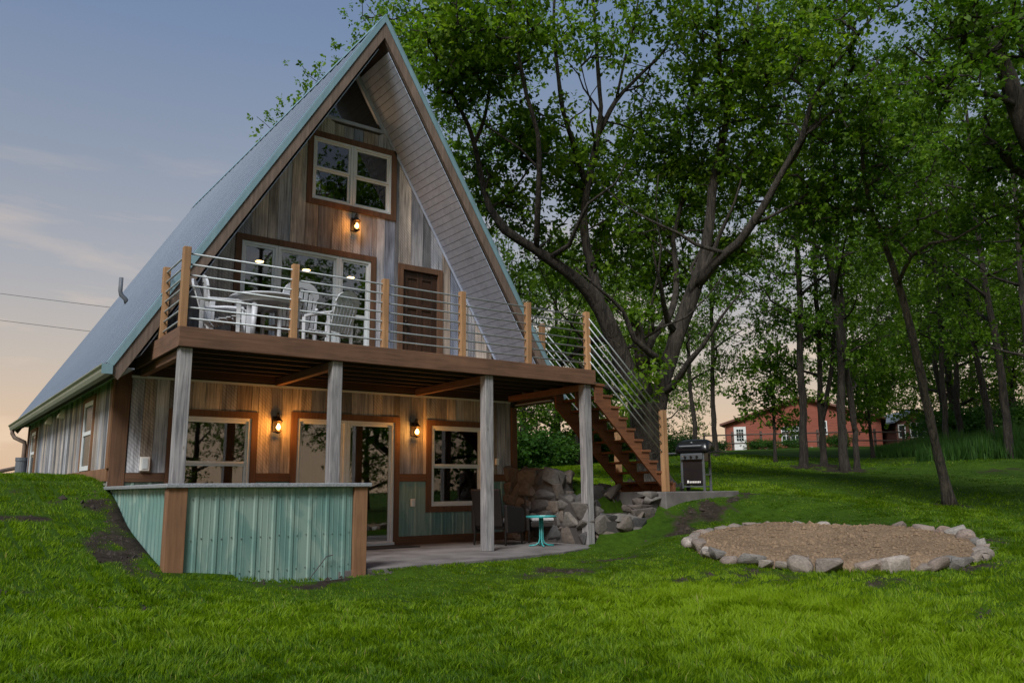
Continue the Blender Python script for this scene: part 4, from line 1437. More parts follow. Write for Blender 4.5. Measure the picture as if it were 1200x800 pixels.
m_.v = [(a, b, c) for (a, b), c in zip(vs, zg)]
m_.f = [(i * NA + j, i * NA + (j + 1) % NA, (i + 1) * NA + (j + 1) % NA, (i + 1) * NA + j) for i in range(NR) for j in range(NA)]
gb = m_.build('gravel_bed', 'gravel_bed', smooth=True)
tag(gb, 'round bed of brown gravel inside the stone ring', 'gravel', kind='structure')
# pebbles lying on it
pn = 2600
pa = RNG.uniform(0, 2 * math.pi, pn)
pr = PIT_R * .94 * np.sqrt(RNG.uniform(0, 1, pn))
ppx, ppy = PIT_C[0] + pr * np.cos(pa), PIT_C[1] + pr * np.sin(pa)
ppz = hgt(ppx, ppy, False) + .075 + .018 * sines(5, 6, 2.2)(ppx, ppy) * 1.5
m_ = MB()
for x_, y_, z_ in zip(ppx, ppy, ppz):
    s_ = RNG.uniform(.008, .03) if RNG.random() > .03 else RNG.uniform(.03, .07)
    j_ = RNG.uniform(-.3, .3, 6) * s_
    m_.add([(x_ - s_ + j_[0], y_, z_), (x_, y_ - s_ + j_[1], z_), (x_ + s_ + j_[2], y_, z_), (x_, y_ + s_ + j_[3], z_), (x_ + j_[4], y_ + j_[5], z_ + s_ * .8)],
           [(0, 1, 4), (1, 2, 4), (2, 3, 4), (3, 0, 4)])
tag(m_.build('pebbles', 'gravel_bed'), 'loose brown pebbles scattered over the gravel bed', 'pebbles', kind='stuff')

# ------------------------------------------------------------------ grill
gr = thing('gas_grill', 'black domed gas grill on a grey cart beside the stairs', 'grill', (9.80, .45, SLABZ), rad(-72))
gr.scale = (1.0, .72, 1.0)
GW = .22                                     # half width of the firebox
for s_ in (-1, 1):
    for y_ in (-.22, .22):
        m_ = MB().box(s_ * GW - .022, s_ * GW + .022, y_ - .022, y_ + .022, .0 if not (s_ < 0) else .05, .72)
        m_.build('leg', 'grill_grey', gr, bevel=.004)
MB().box(-GW + .023, GW - .023, -.238, -.228, .12, .56).build('cabinet_door', 'grill_black', gr, bevel=.004)
m_ = MB()
xw = -.12
for wd in (.045, .03, .025, .03, .035, .03, .03, .025):     # unreadable pale maker's mark
    m_.box(xw, xw + wd * .75, -.2405, -.2385, .155, .155 + (.05 if wd > .04 else .035))
    xw += wd + .004
m_.build('maker_mark', 'white_box', gr)
MB().box(-GW + .023, GW - .023, -.22, .22, .075, .10).build('bottom_shelf', 'grill_grey', gr, bevel=.004)
MB().box(GW - .015, GW + .015, -.2, .2, .30, .325).build('side_bar', 'grill_grey', gr)
cp = MB().prism([(-.30, .60), (-.30, .70), (-.24, .735), (-.215, .735), (-.215, .60)], 'x', -GW, GW).build('control_panel', 'grill_grey', gr, bevel=.006)
for x_ in (-.12, 0, .12):
    MB().tube([(x_, -.30, .65), (x_, -.335, .65)], [.026, .022], 12).build('knob', 'grill_black', cp)
MB().prism([(-.214, .56), (.24, .56), (.28, .74), (-.214, .74)], 'x', -GW, GW).build('firebox', 'grill_black', gr, bevel=.01)
hd_prof = [(-.30, .742), (-.30, .80), (-.26, .88), (-.17, .955), (-.04, .99), (.10, .985), (.22, .93), (.28, .84), (.285, .742)]
hood = MB()
vs, fs = [], []
xsn = [(-.32, .62), (-.30, .86), (-.25, .97), (-.13, 1.0), (0, 1.01), (.13, 1.0), (.25, .97), (.30, .86), (.32, .62)]
for x_, sc in xsn:
    for y_, z_ in hd_prof:
        vs.append((x_, y_ * (.86 + .14 * sc), .742 + (z_ - .742) * sc))
n_ = len(hd_prof)
for i in range(len(xsn) - 1):
    for j in range(n_ - 1):
        fs.append((i * n_ + j, i * n_ + j + 1, (i + 1) * n_ + j + 1, (i + 1) * n_ + j))
    fs.append((i * n_ + n_ - 1, i * n_, (i + 1) * n_, (i + 1) * n_ + n_ - 1))
fs += [tuple(range(n_)), tuple(range((len(xsn) - 1) * n_, len(xsn) * n_))]
hd = hood.add(vs, fs).build('hood', 'grill_black', gr, smooth=True)
MB().tube([(-.22, -.27, .85), (-.22, -.345, .855), (.22, -.345, .855), (.22, -.27, .85)], .014, 8).build('handle', 'grill_steel', hd)
MB().lathe([(.03, -.006), (.035, .0), (.03, .006)], 14, (0, -.235, .92)).build('thermometer', 'grill_steel', hd)
for s_ in (-1, 1):
    MB().box(min(s_ * .30, s_ * .58), max(s_ * .30, s_ * .58), -.24, .22, .715, .742).build('side_shelf', 'grill_grey' if s_ < 0 else 'grill_black', gr, bevel=.01)
for y_ in (-.24, .24):
    MB().tube([(-GW - .045, y_ * .92, .085), (-GW - .004, y_ * .92, .085)], .085, 16).build('wheel', 'rubber', gr)
MB().lathe([(.0, .102), (.10, .103), (.13, .13), (.13, .30), (.10, .36), (.03, .38), (.03, .42), (0, .42)], 16, (0, .04, 0)).build('gas_bottle', 'grill_grey', gr, smooth=True)

# ------------------------------------------------------------------ trees
def fast_mesh(name, co, faces, k, smooth=False):
    """co (n,3), faces (m,k)"""
    me_ = bpy.data.meshes.new(name)
    me_.vertices.add(len(co))
    me_.vertices.foreach_set('co', np.ascontiguousarray(co, dtype=np.float32).ravel())
    me_.loops.add(faces.size)
    me_.loops.foreach_set('vertex_index', np.ascontiguousarray(faces, dtype=np.int32).ravel())
    me_.polygons.add(len(faces))
    me_.polygons.foreach_set('loop_start', np.arange(0, faces.size, k, dtype=np.int32))
    if smooth:
        me_.polygons.foreach_set('use_smooth', np.ones(len(faces), bool))
    me_.update(calc_edges=True)
    return me_

def resample(pl, step=.35):
    """polyline of (x,y,z,r) -> smooth dense polyline (Catmull-Rom)"""
    P_ = np.array(pl, float)
    Q = np.vstack([2 * P_[0] - P_[1], P_, 2 * P_[-1] - P_[-2]])
    out = []
    for i in range(1, len(Q) - 2):
        a, b, c, d = Q[i - 1], Q[i], Q[i + 1], Q[i + 2]
        n = max(1, int(np.linalg.norm((c - b)[:3]) / step))
        for k in range(n):
            t_ = k / n
            out.append(.5 * ((2 * b) + (c - a) * t_ + (2 * a - 5 * b + 4 * c - d) * t_ ** 2 + (3 * b - a - 3 * c + d) * t_ ** 3))
    out.append(Q[-2])
    out = np.array(out)
    out[:, 3] = np.maximum(out[:, 3], .008)
    return out

def leaves_mesh(name, centers, nl, sig, L, W, seed, tint_c=None, flat=.75):
    r_ = np.random.default_rng(seed)
    ntip = max(3, nl // 8)                       # leaves sit in sprays around twig tips
    per = nl // ntip
    nl = ntip * per
    n = len(centers) * nl
    ft = np.array([1, 1, flat])
    tips = np.repeat(centers, ntip, 0) + r_.normal(size=(len(centers) * ntip, 3)) * sig * ft
    tdir = tips - np.repeat(centers, ntip, 0) + r_.normal(0, .05, (len(tips), 3))
    tdir /= np.linalg.norm(tdir, axis=1)[:, None] + 1e-9
    d = np.repeat(tdir, per, 0) * .7 + r_.normal(size=(n, 3)) * .75
    d[:, 2] -= .25
    d /= np.linalg.norm(d, axis=1)[:, None]
    p = np.repeat(tips, per, 0) + d * L * .75 + r_.normal(0, L * .35, (n, 3))
    nn = r_.normal(size=(n, 3)) * .75
    nn[:, 2] += .8
    s = np.cross(nn, d)
    s /= np.linalg.norm(s, axis=1)[:, None] + 1e-9
    up = np.cross(d, s)
    sz = r_.uniform(.5, 1.35, n)[:, None]
    a = p - d * L * .5 * sz
    e = p + d * L * .5 * sz - up * L * .12 * sz
    m1 = p + s * W * .5 * sz + up * W * .15
    m2 = p - s * W * .5 * sz + up * W * .15
    co = np.stack([a, m1, e, m2], 1).reshape(-1, 3)
    faces = np.arange(n * 4).reshape(-1, 4)
    me_ = fast_mesh(name, co, faces, 4)
    ct = np.repeat(r_.normal(.5, .17, len(centers)) if tint_c is None else tint_c, nl)
    t_ = np.clip(ct + r_.normal(0, .14, n), 0, 1)
    at = me_.attributes.new('tint', 'FLOAT', 'POINT')
    at.data.foreach_set('value', np.repeat(t_, 4).astype(np.float32))
    return me_

def blob_points(blobs, rng):
    pts = []
    for c, ax, n in blobs:                       # centre, 3x3 axes rows, count
        d = rng.normal(size=(n, 3))
        d /= np.linalg.norm(d, axis=1)[:, None]
        rad_ = rng.uniform(0, 1, n) ** (1 / 2.4)
        pts.append(np.asarray(c) + (d * rad_[:, None]) @ np.asarray(ax))
    return np.concatenate(pts)

def make_tree(name, label, base, limbs, blobs, leaf='ash_leaf', bark_='dark_bark', nl=55, sig=.30, L=.14, W=.085, seed=1, group=None, roots=True, twig=.010, sub_limbs=0):
    """limbs: polylines of (x,y,z,r) in world coordinates, the first one is the trunk"""
    rng = np.random.default_rng(seed)
    base = np.asarray(base, float)
    o = thing(name, label, 'tree', tuple(base), 0, group)
    m_ = MB()
    nodes, rads = [], []
    for li, pl in enumerate(limbs):
        dn = resample(pl, .3)
        if li == 0 and roots:                    # flare at the foot
            h = dn[:, 2] - dn[0, 2]
            dn[:, 3] *= 1 + .75 * np.exp(-h / .28)
        dn[:, 3] *= .84 if dn[:, 3].max() > .12 else 1.0
        if name == 'oak_tree':
            dn[:, 3] *= .70 if li else .80
        wob = rng.normal(0, .10, (len(dn), 3)) * dn[:, 3:4]
        dn[:, :3] += wob
        dn[:, 3] *= rng.uniform(.93, 1.07, len(dn))
        big = dn[:, 3].max()
        m_.tube([tuple(p[:3] - base) for p in dn], list(dn[:, 3]), 14 if big > .2 else 9 if big > .08 else 6)
        k0 = 0 if li else int(len(dn) * .35)
        nodes += [p[:3] for p in dn[k0:]]
        rads += list(dn[k0:, 3])
    if sub_limbs:                                # secondary boughs leaving the main limbs
        S0 = [(np.asarray(n_), r__) for n_, r__ in zip(nodes, rads) if .045 < r__ < .2]
        for k in range(sub_limbs):
            p0, r__ = S0[rng.integers(len(S0))]
            d = rng.normal(size=3)
            d[2] = abs(d[2]) * .7 + .35
            d /= np.linalg.norm(d)
            ln = rng.uniform(1.2, 3.0)
            pts_ = []
            for q in range(6):
                f = q / 5
                pts_.append(tuple(p0 + d * ln * f + rng.normal(0, .07, 3) * (q > 0) + np.array([0, 0, .25 * ln * f * f])) + (max(.5 * r__ * (1 - .85 * f), .012),))
            dn = resample(pts_, .3)
            m_.tube([tuple(p[:3] - base) for p in dn], list(dn[:, 3]), 6)
            nodes += [p[:3] for p in dn]
            rads += list(dn[:, 3])
    tk = m_.build('trunk', bark_, o, smooth=True)
    nodes = [np.asarray(n) for n in nodes]
    nskel = len(nodes)
    cl = blob_points(blobs, rng)
    N0 = np.array(nodes)
    dist = np.sqrt(((cl[:, None, :] - N0[None]) ** 2).sum(-1)).min(1)
    order = np.argsort(dist)
    arr = np.zeros((nskel + len(cl) * 4, 3))
    arr[:nskel] = N0
    par = -np.ones(len(arr), int)
    cnt = nskel
    term = []
    for ci in order:
        c = cl[ci]
        dd = arr[:cnt] - c
        d2 = (dd ** 2).sum(1) + np.where(dd[:, 2] > 0, dd[:, 2] * .8, 0)
        j = int(np.argmin(d2))
        ln = math.sqrt(((arr[j] - c) ** 2).sum())
        ns = 1 if ln < .5 else 2 if ln < 1.3 else 3
        a = arr[j].copy()
        pj = j
        for k in range(1, ns + 1):
            q = a + (c - a) * k / ns
            if k < ns:
                q = q + rng.normal(0, .07 * ln, 3) + np.array([0, 0, -.05 * ln])
            arr[cnt] = q
            par[cnt] = pj
            pj = cnt
            cnt += 1
        term.append(pj)
    arr, par = arr[:cnt], par[:cnt]
    load = np.zeros(cnt)
    load[term] = 1
    for i in range(cnt - 1, nskel - 1, -1):
        load[par[i]] += load[i]
    e = np.arange(nskel, cnt)
    r1 = twig * np.maximum(load[e], 1) ** .48
    r0 = np.minimum(twig * np.maximum(load[par[e]], 1) ** .48, r1 * 1.5)
    r0 = np.where(par[e] < nskel, r1 * 1.25, r0)
    A_, B_ = arr[par[e]], arr[e]
    tg = B_ - A_
    tg /= np.linalg.norm(tg, axis=1)[:, None] + 1e-9
    ref = np.where(np.abs(tg[:, 2:3]) < .9, np.array([[0, 0, 1.0]]), np.array([[1.0, 0, 0]]))
    u_ = np.cross(tg, ref)
    u_ /= np.linalg.norm(u_, axis=1)[:, None]
    v_ = np.cross(tg, u_)
    ring = []
    for P0, rr_ in ((A_, r0), (B_, r1)):
        for k in range(4):
            w = math.pi / 2 * k
            ring.append(P0 + rr_[:, None] * (math.cos(w) * u_ + math.sin(w) * v_))
    co = np.stack(ring, 1).reshape(-1, 3) - base
    bi = (np.arange(len(e)) * 8)[:, None]
    fc = np.concatenate([bi + np.array([[k, (k + 1) % 4, 4 + (k + 1) % 4, 4 + k]]) for k in range(4)], 0)
    br = link_mesh('branches', fast_mesh('branches', co, fc, 4, True), bark_, o, kind='stuff')
    # leaf tint varies at random from clump to clump
    cr_ = link_mesh('crown', leaves_mesh('crown', cl - base, nl, sig, L, W, seed + 5), leaf, o)
    return o

def pl_px(*pts):
    out = []
    for u_, v_, D, r_ in pts:
        p = px(u_, v_, D)
        out.append((p[0], p[1], p[2], r_))
    return out
def bl_px(u_, v_, ru, rv, D, rD, n):
    return (px(u_, v_, D), np.array([CAM_R * ru * D / FPX, CAM_U * rv * D / FPX, CAM_F * rD]), n)

# --- the big oak beside the stairs
OD = 17.4
oak_base = px(766, 572, OD)
oak = make_tree('oak_tree', 'huge spreading oak with forked trunk behind the stairs', oak_base, [
    pl_px((768, 588, OD, .56), (765, 560, OD, .50), (761, 525, OD, .49), (758, 492, OD, .48), (757, 470, OD, .40)),
    pl_px((757, 500, OD, .38), (742, 447, OD - .1, .37), (723, 405, OD - .2, .33), (706, 366, OD - .3, .29), (690, 342, OD - .4, .25), (660, 315, OD - .6, .21), (625, 291, OD - .8, .18), (592, 269, OD - 1, .155), (573, 243, OD - 1, .12), (564, 205, OD - 1, .10), (555, 165, OD - 1.1, .085), (540, 128, OD - 1.2, .065), (518, 90, OD - 1.3, .045), (505, 50, OD - 1.4, .03)),
    pl_px((706, 366, OD - .3, .22), (697, 327, OD, .19), (687, 292, OD + .2, .165), (684, 252, OD + .3, .15), (689, 214, OD + .4, .135), (700, 160, OD + .4, .11), (704, 125, OD + .3, .085), (700, 70, OD + .2, .07), (696, 10, OD, .055), (690, -50, OD, .04)),
    pl_px((702, 155, OD + .4, .085), (722, 118, OD + .8, .075), (750, 88, OD + 1.1, .06), (778, 60, OD + 1.4, .05), (800, 15, OD + 1.6, .04), (815, -40, OD + 1.8, .03)),
    pl_px((722, 118, OD + .8, .05), (732, 70, OD + .6, .045), (745, 20, OD + .5, .035), (750, -30, OD + .5, .025)),
    pl_px((688, 222, OD + .4, .10), (672, 170, OD, .085), (660, 130, OD - .4, .075), (652, 70, OD - .7, .06), (649, 10, OD - .9, .045), (655, -50, OD - 1, .03)),
    pl_px((628, 292, OD - .8, .09), (630, 255, OD - 1.2, .085), (632, 200, OD - 1.5, .075), (630, 158, OD - 1.7, .065), (617, 110, OD - 1.9, .055), (607, 60, OD - 2, .045), (600, 0, OD - 2, .03)),
    pl_px((556, 168, OD - 1.1, .06), (568, 138, OD - .8, .055), (574, 95, OD - .6, .045), (575, 45, OD - .5, .03)),
    pl_px((766, 505, OD, .33), (778, 445, OD, .30), (793, 392, OD + .1, .285), (813, 340, OD + .2, .27), (826, 295, OD + .3, .20), (832, 255, OD + .4, .185), (838, 205, OD + .6, .16), (850, 150, OD + .7, .13), (857, 100, OD + .8, .11), (872, 55, OD + 1, .085), (888, 10, OD + 1.2, .06), (900, -45, OD + 1.3, .04)),
    pl_px((852, 145, OD + .7, .075), (845, 95, OD + .3, .07), (842, 40, OD, .055), (838, -20, OD - .2, .04)),
    pl_px((815, 336, OD + .2, .20), (837, 310, OD - .2, .175), (866, 284, OD - .5, .155), (893, 245, OD - .8, .13), (915, 205, OD - 1, .115), (940, 160, OD - 1.2, .10), (950, 122, OD - 1.3, .08), (975, 82, OD - 1.5, .065), (1002, 45, OD - 1.7, .05), (1035, 5, OD - 1.9, .035)),
    pl_px((942, 155, OD - 1.2, .06), (965, 138, OD - 1, .05), (1000, 110, OD - .8, .04), (1030, 70, OD - .6, .025)),
    pl_px((758, 470, OD, .30), (752, 420, OD, .27), (748, 392, OD, .25), (744, 374, OD, .21)),
    pl_px((752, 420, OD, .16), (768, 392, OD + .4, .14), (788, 360, OD + .9, .125), (793, 320, OD + 1.3, .11), (789, 280, OD + 1.6, .09), (800, 230, OD + 1.9, .075), (796, 175, OD + 2.1, .055), (790, 120, OD + 2.2, .04)),
    pl_px((733, 425, OD, .12), (708, 398, OD + .7, .105), (678, 410, OD + 1.4, .085), (648, 438, OD + 2, .065), (622, 462, OD + 2.5, .045)),
], [
    bl_px(535, 45, 62, 55, OD - 1.6, 1.8, 73), bl_px(600, 35, 45, 45, OD - 1.6, 1.6, 42), bl_px(555, 105, 45, 35, OD - 1.2, 1.2, 30),
    bl_px(575, 210, 38, 45, OD - 1 + 1.0, 1.1, 30), bl_px(610, 150, 40, 35, OD - 1.5 + 1.0, 1.2, 28), bl_px(650, 180, 45, 40, OD - .8 + 1.0, 1.4, 33), bl_px(600, 250, 30, 24, OD - 1 + 1.0, .8, 11),
    bl_px(650, 70, 45, 50, OD - .8, 1.3, 8), bl_px(700, 40, 60, 60, OD, 1.6, 17), bl_px(690, 200, 50, 45, OD + .5 + 1.0, 1.5, 38), bl_px(720, 255, 60, 45, OD + .6 + 1.0, 1.6, 47),
    bl_px(760, 150, 60, 50, OD + 1.2 + 1.0, 1.6, 52), bl_px(785, 215, 65, 55, OD + 1.8 + 1.0, 1.6, 59), bl_px(770, 40, 60, 50, OD + 1.2, 1.6, 19), bl_px(830, 30, 55, 50, OD, 1.6, 38), bl_px(840, 110, 60, 50, OD + .5, 1.6, 44),
    bl_px(870, 200, 65, 55, OD + .2 + 1.0, 1.8, 59), bl_px(900, 90, 65, 60, OD + .8, 1.8, 51), bl_px(930, 230, 55, 45, OD - .8 + 1.0, 1.3, 36), bl_px(960, 40, 60, 55, OD - 1.4, 1.5, 33), bl_px(985, 130, 55, 45, OD - 1.2, 1.3, 30),
    bl_px(700, 318, 45, 22, OD + 1.0, 1.2, 19), bl_px(640, 290, 30, 22, OD - .6 + 1.0, .9, 10), bl_px(755, 300, 60, 40, OD + 1.4 + 1.0, 1.3, 33), bl_px(860, 300, 40, 28, OD + .5 + 1.0, 1.0, 19),
    bl_px(752, 450, 15, 38, OD - .55, .22, 7), bl_px(742, 372, 22, 14, OD - .1, .5, 6), bl_px(800, 330, 30, 30, OD + 1.2 + 1.0, .9, 12), bl_px(640, 425, 30, 22, OD + 2.2, .8, 7),
    bl_px(690, -60, 180, 45, OD, 2.2, 56), bl_px(880, -60, 130, 45, OD, 2.2, 44), bl_px(560, -50, 70, 45, OD - 1.4, 1.5, 21),
], 'oak_leaf', 'oak_bark', 64, .225, .12, .072, 101, twig=.010, sub_limbs=34)

# --- leaning tree on the open lawn
LD = 17.0
make_tree('leaning_tree', 'slim tree leaning left on the open lawn right of the gravel bed', px(1114, 589, LD), [
    pl_px((1115, 596, LD, .125), (1112, 580, LD, .118), (1100, 535, LD, .11), (1087, 480, LD, .105), (1076, 425, LD, .10), (1062, 365, LD, .09), (1045, 310, LD, .078), (1030, 268, LD, .065), (1018, 235, LD, .055), (1010, 180, LD, .04), (1008, 120, LD, .025)),
    pl_px((1052, 335, LD, .05), (1068, 300, LD - .5, .042), (1090, 285, LD - 1, .035), (1120, 280, LD - 1.5, .025), (1150, 262, LD - 1.8, .018)),
    pl_px((1036, 282, LD, .045), (1055, 262, LD + .3, .035), (1085, 255, LD + .6, .026), (1110, 243, LD + .8, .018)),
    pl_px((1024, 252, LD, .04), (1005, 243, LD + .2, .032), (980, 245, LD + .4, .024), (950, 238, LD + .6, .016)),
], [bl_px(1010, 170, 60, 50, LD, 1.3, 50), bl_px(1095, 270, 60, 35, LD - .7, 1.1, 42), bl_px(970, 255, 45, 35, LD + .4, .9, 26), bl_px(1030, 250, 45, 30, LD, .9, 22), bl_px(1060, 200, 50, 40, LD, 1.1, 30), bl_px(1050, 120, 60, 45, LD, 1.3, 30)],
    'ash_leaf', 'grey_bark', 46, .23, .105, .06, 131)

# --- large tree at the right edge, its trunk outside the picture, a bough crossing the corner
ND = 13.5
make_tree('boughed_tree', 'tree at the right edge whose thick bough crosses the top right corner', px(1330, 600, ND), [
    pl_px((1335, 625, ND, .30), (1325, 560, ND, .27), (1300, 400, ND, .25), (1255, 260, ND, .22), (1205, 160, ND, .19), (1180, 90, ND, .16), (1155, 40, ND, .145), (1128, -5, ND, .13), (1095, -60, ND, .10)),
    pl_px((1192, 125, ND, .06), (1160, 110, ND - .4, .05), (1120, 108, ND - .8, .035), (1085, 90, ND - 1.1, .02)),
    pl_px((1240, 230, ND, .10), (1210, 210, ND + .8, .075), (1180, 190, ND + 1.5, .05), (1150, 150, ND + 2, .03)),
    pl_px((1300, 400, ND, .12), (1330, 300, ND, .10), (1370, 180, ND, .07), (1390, 60, ND, .05)),
], [bl_px(1120, 30, 70, 55, ND - .6, 1.3, 60), bl_px(1185, 30, 50, 45, ND + .8, 1.2, 45), bl_px(1165, 170, 55, 50, ND + 1.6, 1.1, 48), bl_px(1220, 120, 60, 80, ND + .8, 1.5, 55), bl_px(1100, 110, 40, 35, ND - .8, .8, 24), bl_px(1360, 120, 110, 120, ND, 2, 90), bl_px(1200, 250, 40, 40, ND + 1.2, .9, 24), bl_px(1060, -50, 100, 40, ND - .4, 1.5, 40)],
    'ash_leaf', 'oak_bark', 46, .22, .105, .06, 151)

# --- generic shade trees, built once and copied
def gen_tree(name, label, seed, Hh, z0, spread, r0, ncl, nl, leaf='ash_leaf', fork=False, sig=.36, L=.17, W=.10, lean=0.0, loc=(0, 0, 0)):
    r_ = np.random.default_rng(seed)
    loc = np.asarray(loc, float)
    tr_ = []
    x = y = 0.0
    for k in range(9):
        f = k / 8
        tr_.append((x, y, -.25 + f * Hh * .92, r0 * (1 - .86 * f) + .012))
        x += r_.normal(0, .018 * Hh / 4) + lean * Hh / 9
        y += r_.normal(0, .018 * Hh / 4)
    limbs = [tr_]
    blobs = []
    T = np.array(tr_)
    nlimb = 13
    for k in range(nlimb):
        f = z0 / Hh + (1 - z0 / Hh) * (k + .3) / nlimb * .92
        i = min(int(f * 8), 7)
        t_ = f * 8 - i
        s = T[i] * (1 - t_) + T[i + 1] * t_
        w = k * 2.399 + r_.uniform(-.5, .5)
        prof = math.sin(math.pi * min(1, (f - z0 / Hh) / (1 - z0 / Hh) * .86 + .16)) ** .7
        ln = spread * (.55 + .45 * prof) * r_.uniform(.8, 1.15)
        d = np.array([math.cos(w), math.sin(w), r_.uniform(.25, .7)])
        p = [s[0], s[1], s[2]]
        pts = [(p[0], p[1], p[2], s[3] * .55)]
        for q in range(1, 5):
            ff = q / 4
            pts.append((s[0] + d[0] * ln * ff + r_.normal(0, .12), s[1] + d[1] * ln * ff + r_.normal(0, .12), s[2] + d[2] * ln * ff * (.9 + .2 * ff) + r_.normal(0, .1), max(s[3] * .5 * (1 - ff), .014)))
        limbs.append(pts)
        e = np.array(pts[-1][:3])
        m2 = np.array(pts[2][:3])
        rb = spread * r_.uniform(.30, .46)
        n1 = max(4, int(ncl / nlimb * .62))
        blobs.append((e, np.diag([rb, rb, rb * .62]), n1))
        blobs.append((m2, np.diag([rb * .9, rb * .9, rb * .5]), max(3, int(ncl / nlimb * .38))))
    blobs.append((T[-1, :3], np.diag([spread * .4, spread * .4, spread * .45]), int(ncl * .1)))
    if fork:
        limbs.append([(T[1, 0], T[1, 1], T[1, 2], r0 * .7), (T[1, 0] - .5, T[1, 1] + .2, T[1, 2] + Hh * .15, r0 * .6), (T[1, 0] - .9, T[1, 1] + .3, T[1, 2] + Hh * .35, r0 * .4), (T[1, 0] - 1.2, T[1, 1] + .5, T[1, 2] + Hh * .55, r0 * .2)])
    o = make_tree(name, label, (0, 0, 0), limbs, blobs, leaf, 'dark_bark', nl, sig, L, W, seed)
    o.location = tuple(loc)
    return o
GT = 'shade trees on the back lawn'
def at_px(u_, v_, D):
    p = px(u_, v_, D)
    return (p[0], p[1], float(hgt(p[0], p[1])) - .02)
def place(src, first, u_, v_, D, rz, sc, label, group=GT, zs=1.0):
    o = src if first else copy_tree(src)
    o.location = at_px(u_, v_, D)
    o.rotation_euler = (0, 0, rad(rz))
    o.scale = (sc, sc, sc * zs)
    tag(o, label, 'tree', group)
    return o
tA = gen_tree('shade_tree', '', 301, 17, 4.6, 3.4, .155, 320, 46, sig=.30, L=.125, W=.075)
tB = gen_tree('shade_tree', '', 302, 18, 5.2, 3.7, .165, 330, 46, sig=.30, L=.125, W=.075)
tC = gen_tree('shade_tree', '', 303, 15, 3.6, 3.0, .13, 260, 46, fork=True, sig=.28, L=.125, W=.075)
tD = gen_tree('broad_tree', '', 304, 10, 1.2, 3.6, .20, 330, 70, leaf='oak_leaf', sig=.33, L=.13, W=.08)
tS = gen_tree('young_tree', '', 305, 4.6, 1.5, 1.15, .055, 75, 45, sig=.22, L=.14, W=.085)
place(tA, True, 941, 546, 27, 20, 1.0, 'straight shade tree in front of the red house window')
place(tB, True, 990, 551, 26, 75, 1.0, 'thickest straight shade tree right of the red house windows')
place(tC, True, 966, 546, 27.6, 160, .95, 'forked crooked tree between two straight trunks by the red house')
place(tC, False, 1004, 549, 26.6, 40, .80, 'thin trunk just behind the thickest straight shade tree')
place(tB, False, 839, 523, 31, 200, .74, 'shade tree right behind the gas grill')
place(tA, False, 815, 524, 31.5, 310, .70, 'slim shade tree left of the gas grill hood')
place(tA, False, 1128, 524, 37, 120, 1.05, 'dark tree in the grove right of the leaning tree')
place(tB, False, 1183, 533, 29, 10, 1.05, 'heavy tree beside the right edge behind the tall weeds')
place(tA, False, 1165, 528, 33, 250, 1.05, 'second trunk left of the heavy tree at the right edge')
place(tC, False, 1215, 535, 27, 100, 1.1, 'tree at the far right edge of the lawn')
place(tB, False, 1110, 525, 40, 330, 1.0, 'tree in the dark grove behind the tall weeds')
place(tC, False, 1030, 520, 72, 30, 1.2, 'tree close to the right end of the red house')
place(tA, False, 1035, 520, 66, 60, 1.1, 'tree at the right end of the red house')
place(tC, False, 1250, 540, 36, 200, 1.2, 'tree beyond the right edge grove')
place(tC, False, 700, 540, 36, 140, .72, 'tall tree behind the forked oak')
place(tD, True, 655, 545, 33, 0, .92, 'bushy bright tree seen between house corner and stairs', 'broad trees behind the house')
place(tD, False, 612, 548, 30, 130, .85, 'bushy tree right behind the house corner', 'broad trees behind the house')
place(tD, False, 740, 535, 44, 70, 1.1, 'bushy tree far behind the stair foot', 'broad trees behind the house')
place(tD, False, 1125, 522, 55, 200, 1.0, 'low broad tree beside the small grey roofed house', 'broad trees behind the house')
place(tD, False, 1150, 525, 52, 260, 1.1, 'low broad tree behind the tall weeds', 'broad trees behind the house')
place(tD, False, 775, 528, 52, 300, .8, 'low broad tree left of the grill in the distance', 'broad trees behind the house')
place(tD, False, 1010, 520, 72, 30, 1.5, 'broad tree rising behind the red house right end', 'broad trees behind the house')
place(tD, False, 1120, 524, 45, 160, 1.3, 'tall broad tree at the back of the right grove', 'broad trees behind the house')
place(tD, False, 1195, 526, 43, 300, 1.35, 'broad tree behind the heavy tree at the right edge', 'broad trees behind the house')
place(tA, False, 1108, 524, 34, 15, .9, 'slim tree right behind the leaning tree crown')
place(tC, False, 440, 560, 24.0, 220, 1.12, 'tree showing left of the roof ridge')
place(tB, False, 478, 560, 25.5, 60, .92, 'tall tree behind the roof ridge', GT)
place(tS, True, 908, 542, 28.5, 0, .95, 'thin young tree in front of the red house wall', 'young trees')
place(tS, False, 1024, 537, 32, 90, 1.15, 'leafy young tree left of the tall weeds', 'young trees')
place(tS, False, 678, 545, 30, 200, 1.2, 'young tree behind the first stair stringer', 'young trees')
# trees behind the camera, seen mirrored in the window glass
GB = 'trees mirrored in the cabin windows'
for i, (x_, y_, rz, sc, sr) in enumerate(((9.0, -18, 0, 1.2, tA), (15.5, -18, 40, 1.9, tD), (20.5, -14, 90, 1.6, tD), (26, -24, 150, 1.0, tA), (13, -28, 220, 1.0, tC), (33, -20, 20, 1.0, tB), (4, -30, 70, .9, tB), (22, -34, 10, 1.2, tD), (30, -34, 80, 1.3, tD), (12, -38, 140, 1.3, tD), (38, -30, 200, 1.3, tD))):
    o = copy_tree(sr)
    o.location = (x_, y_, float(hgt(x_, y_)) - .02)
    o.rotation_euler = (0, 0, rad(rz))
    o.scale = (sc,) * 3
    tag(o, 'tree of the grove mirrored in the window glass', 'tree', GB)

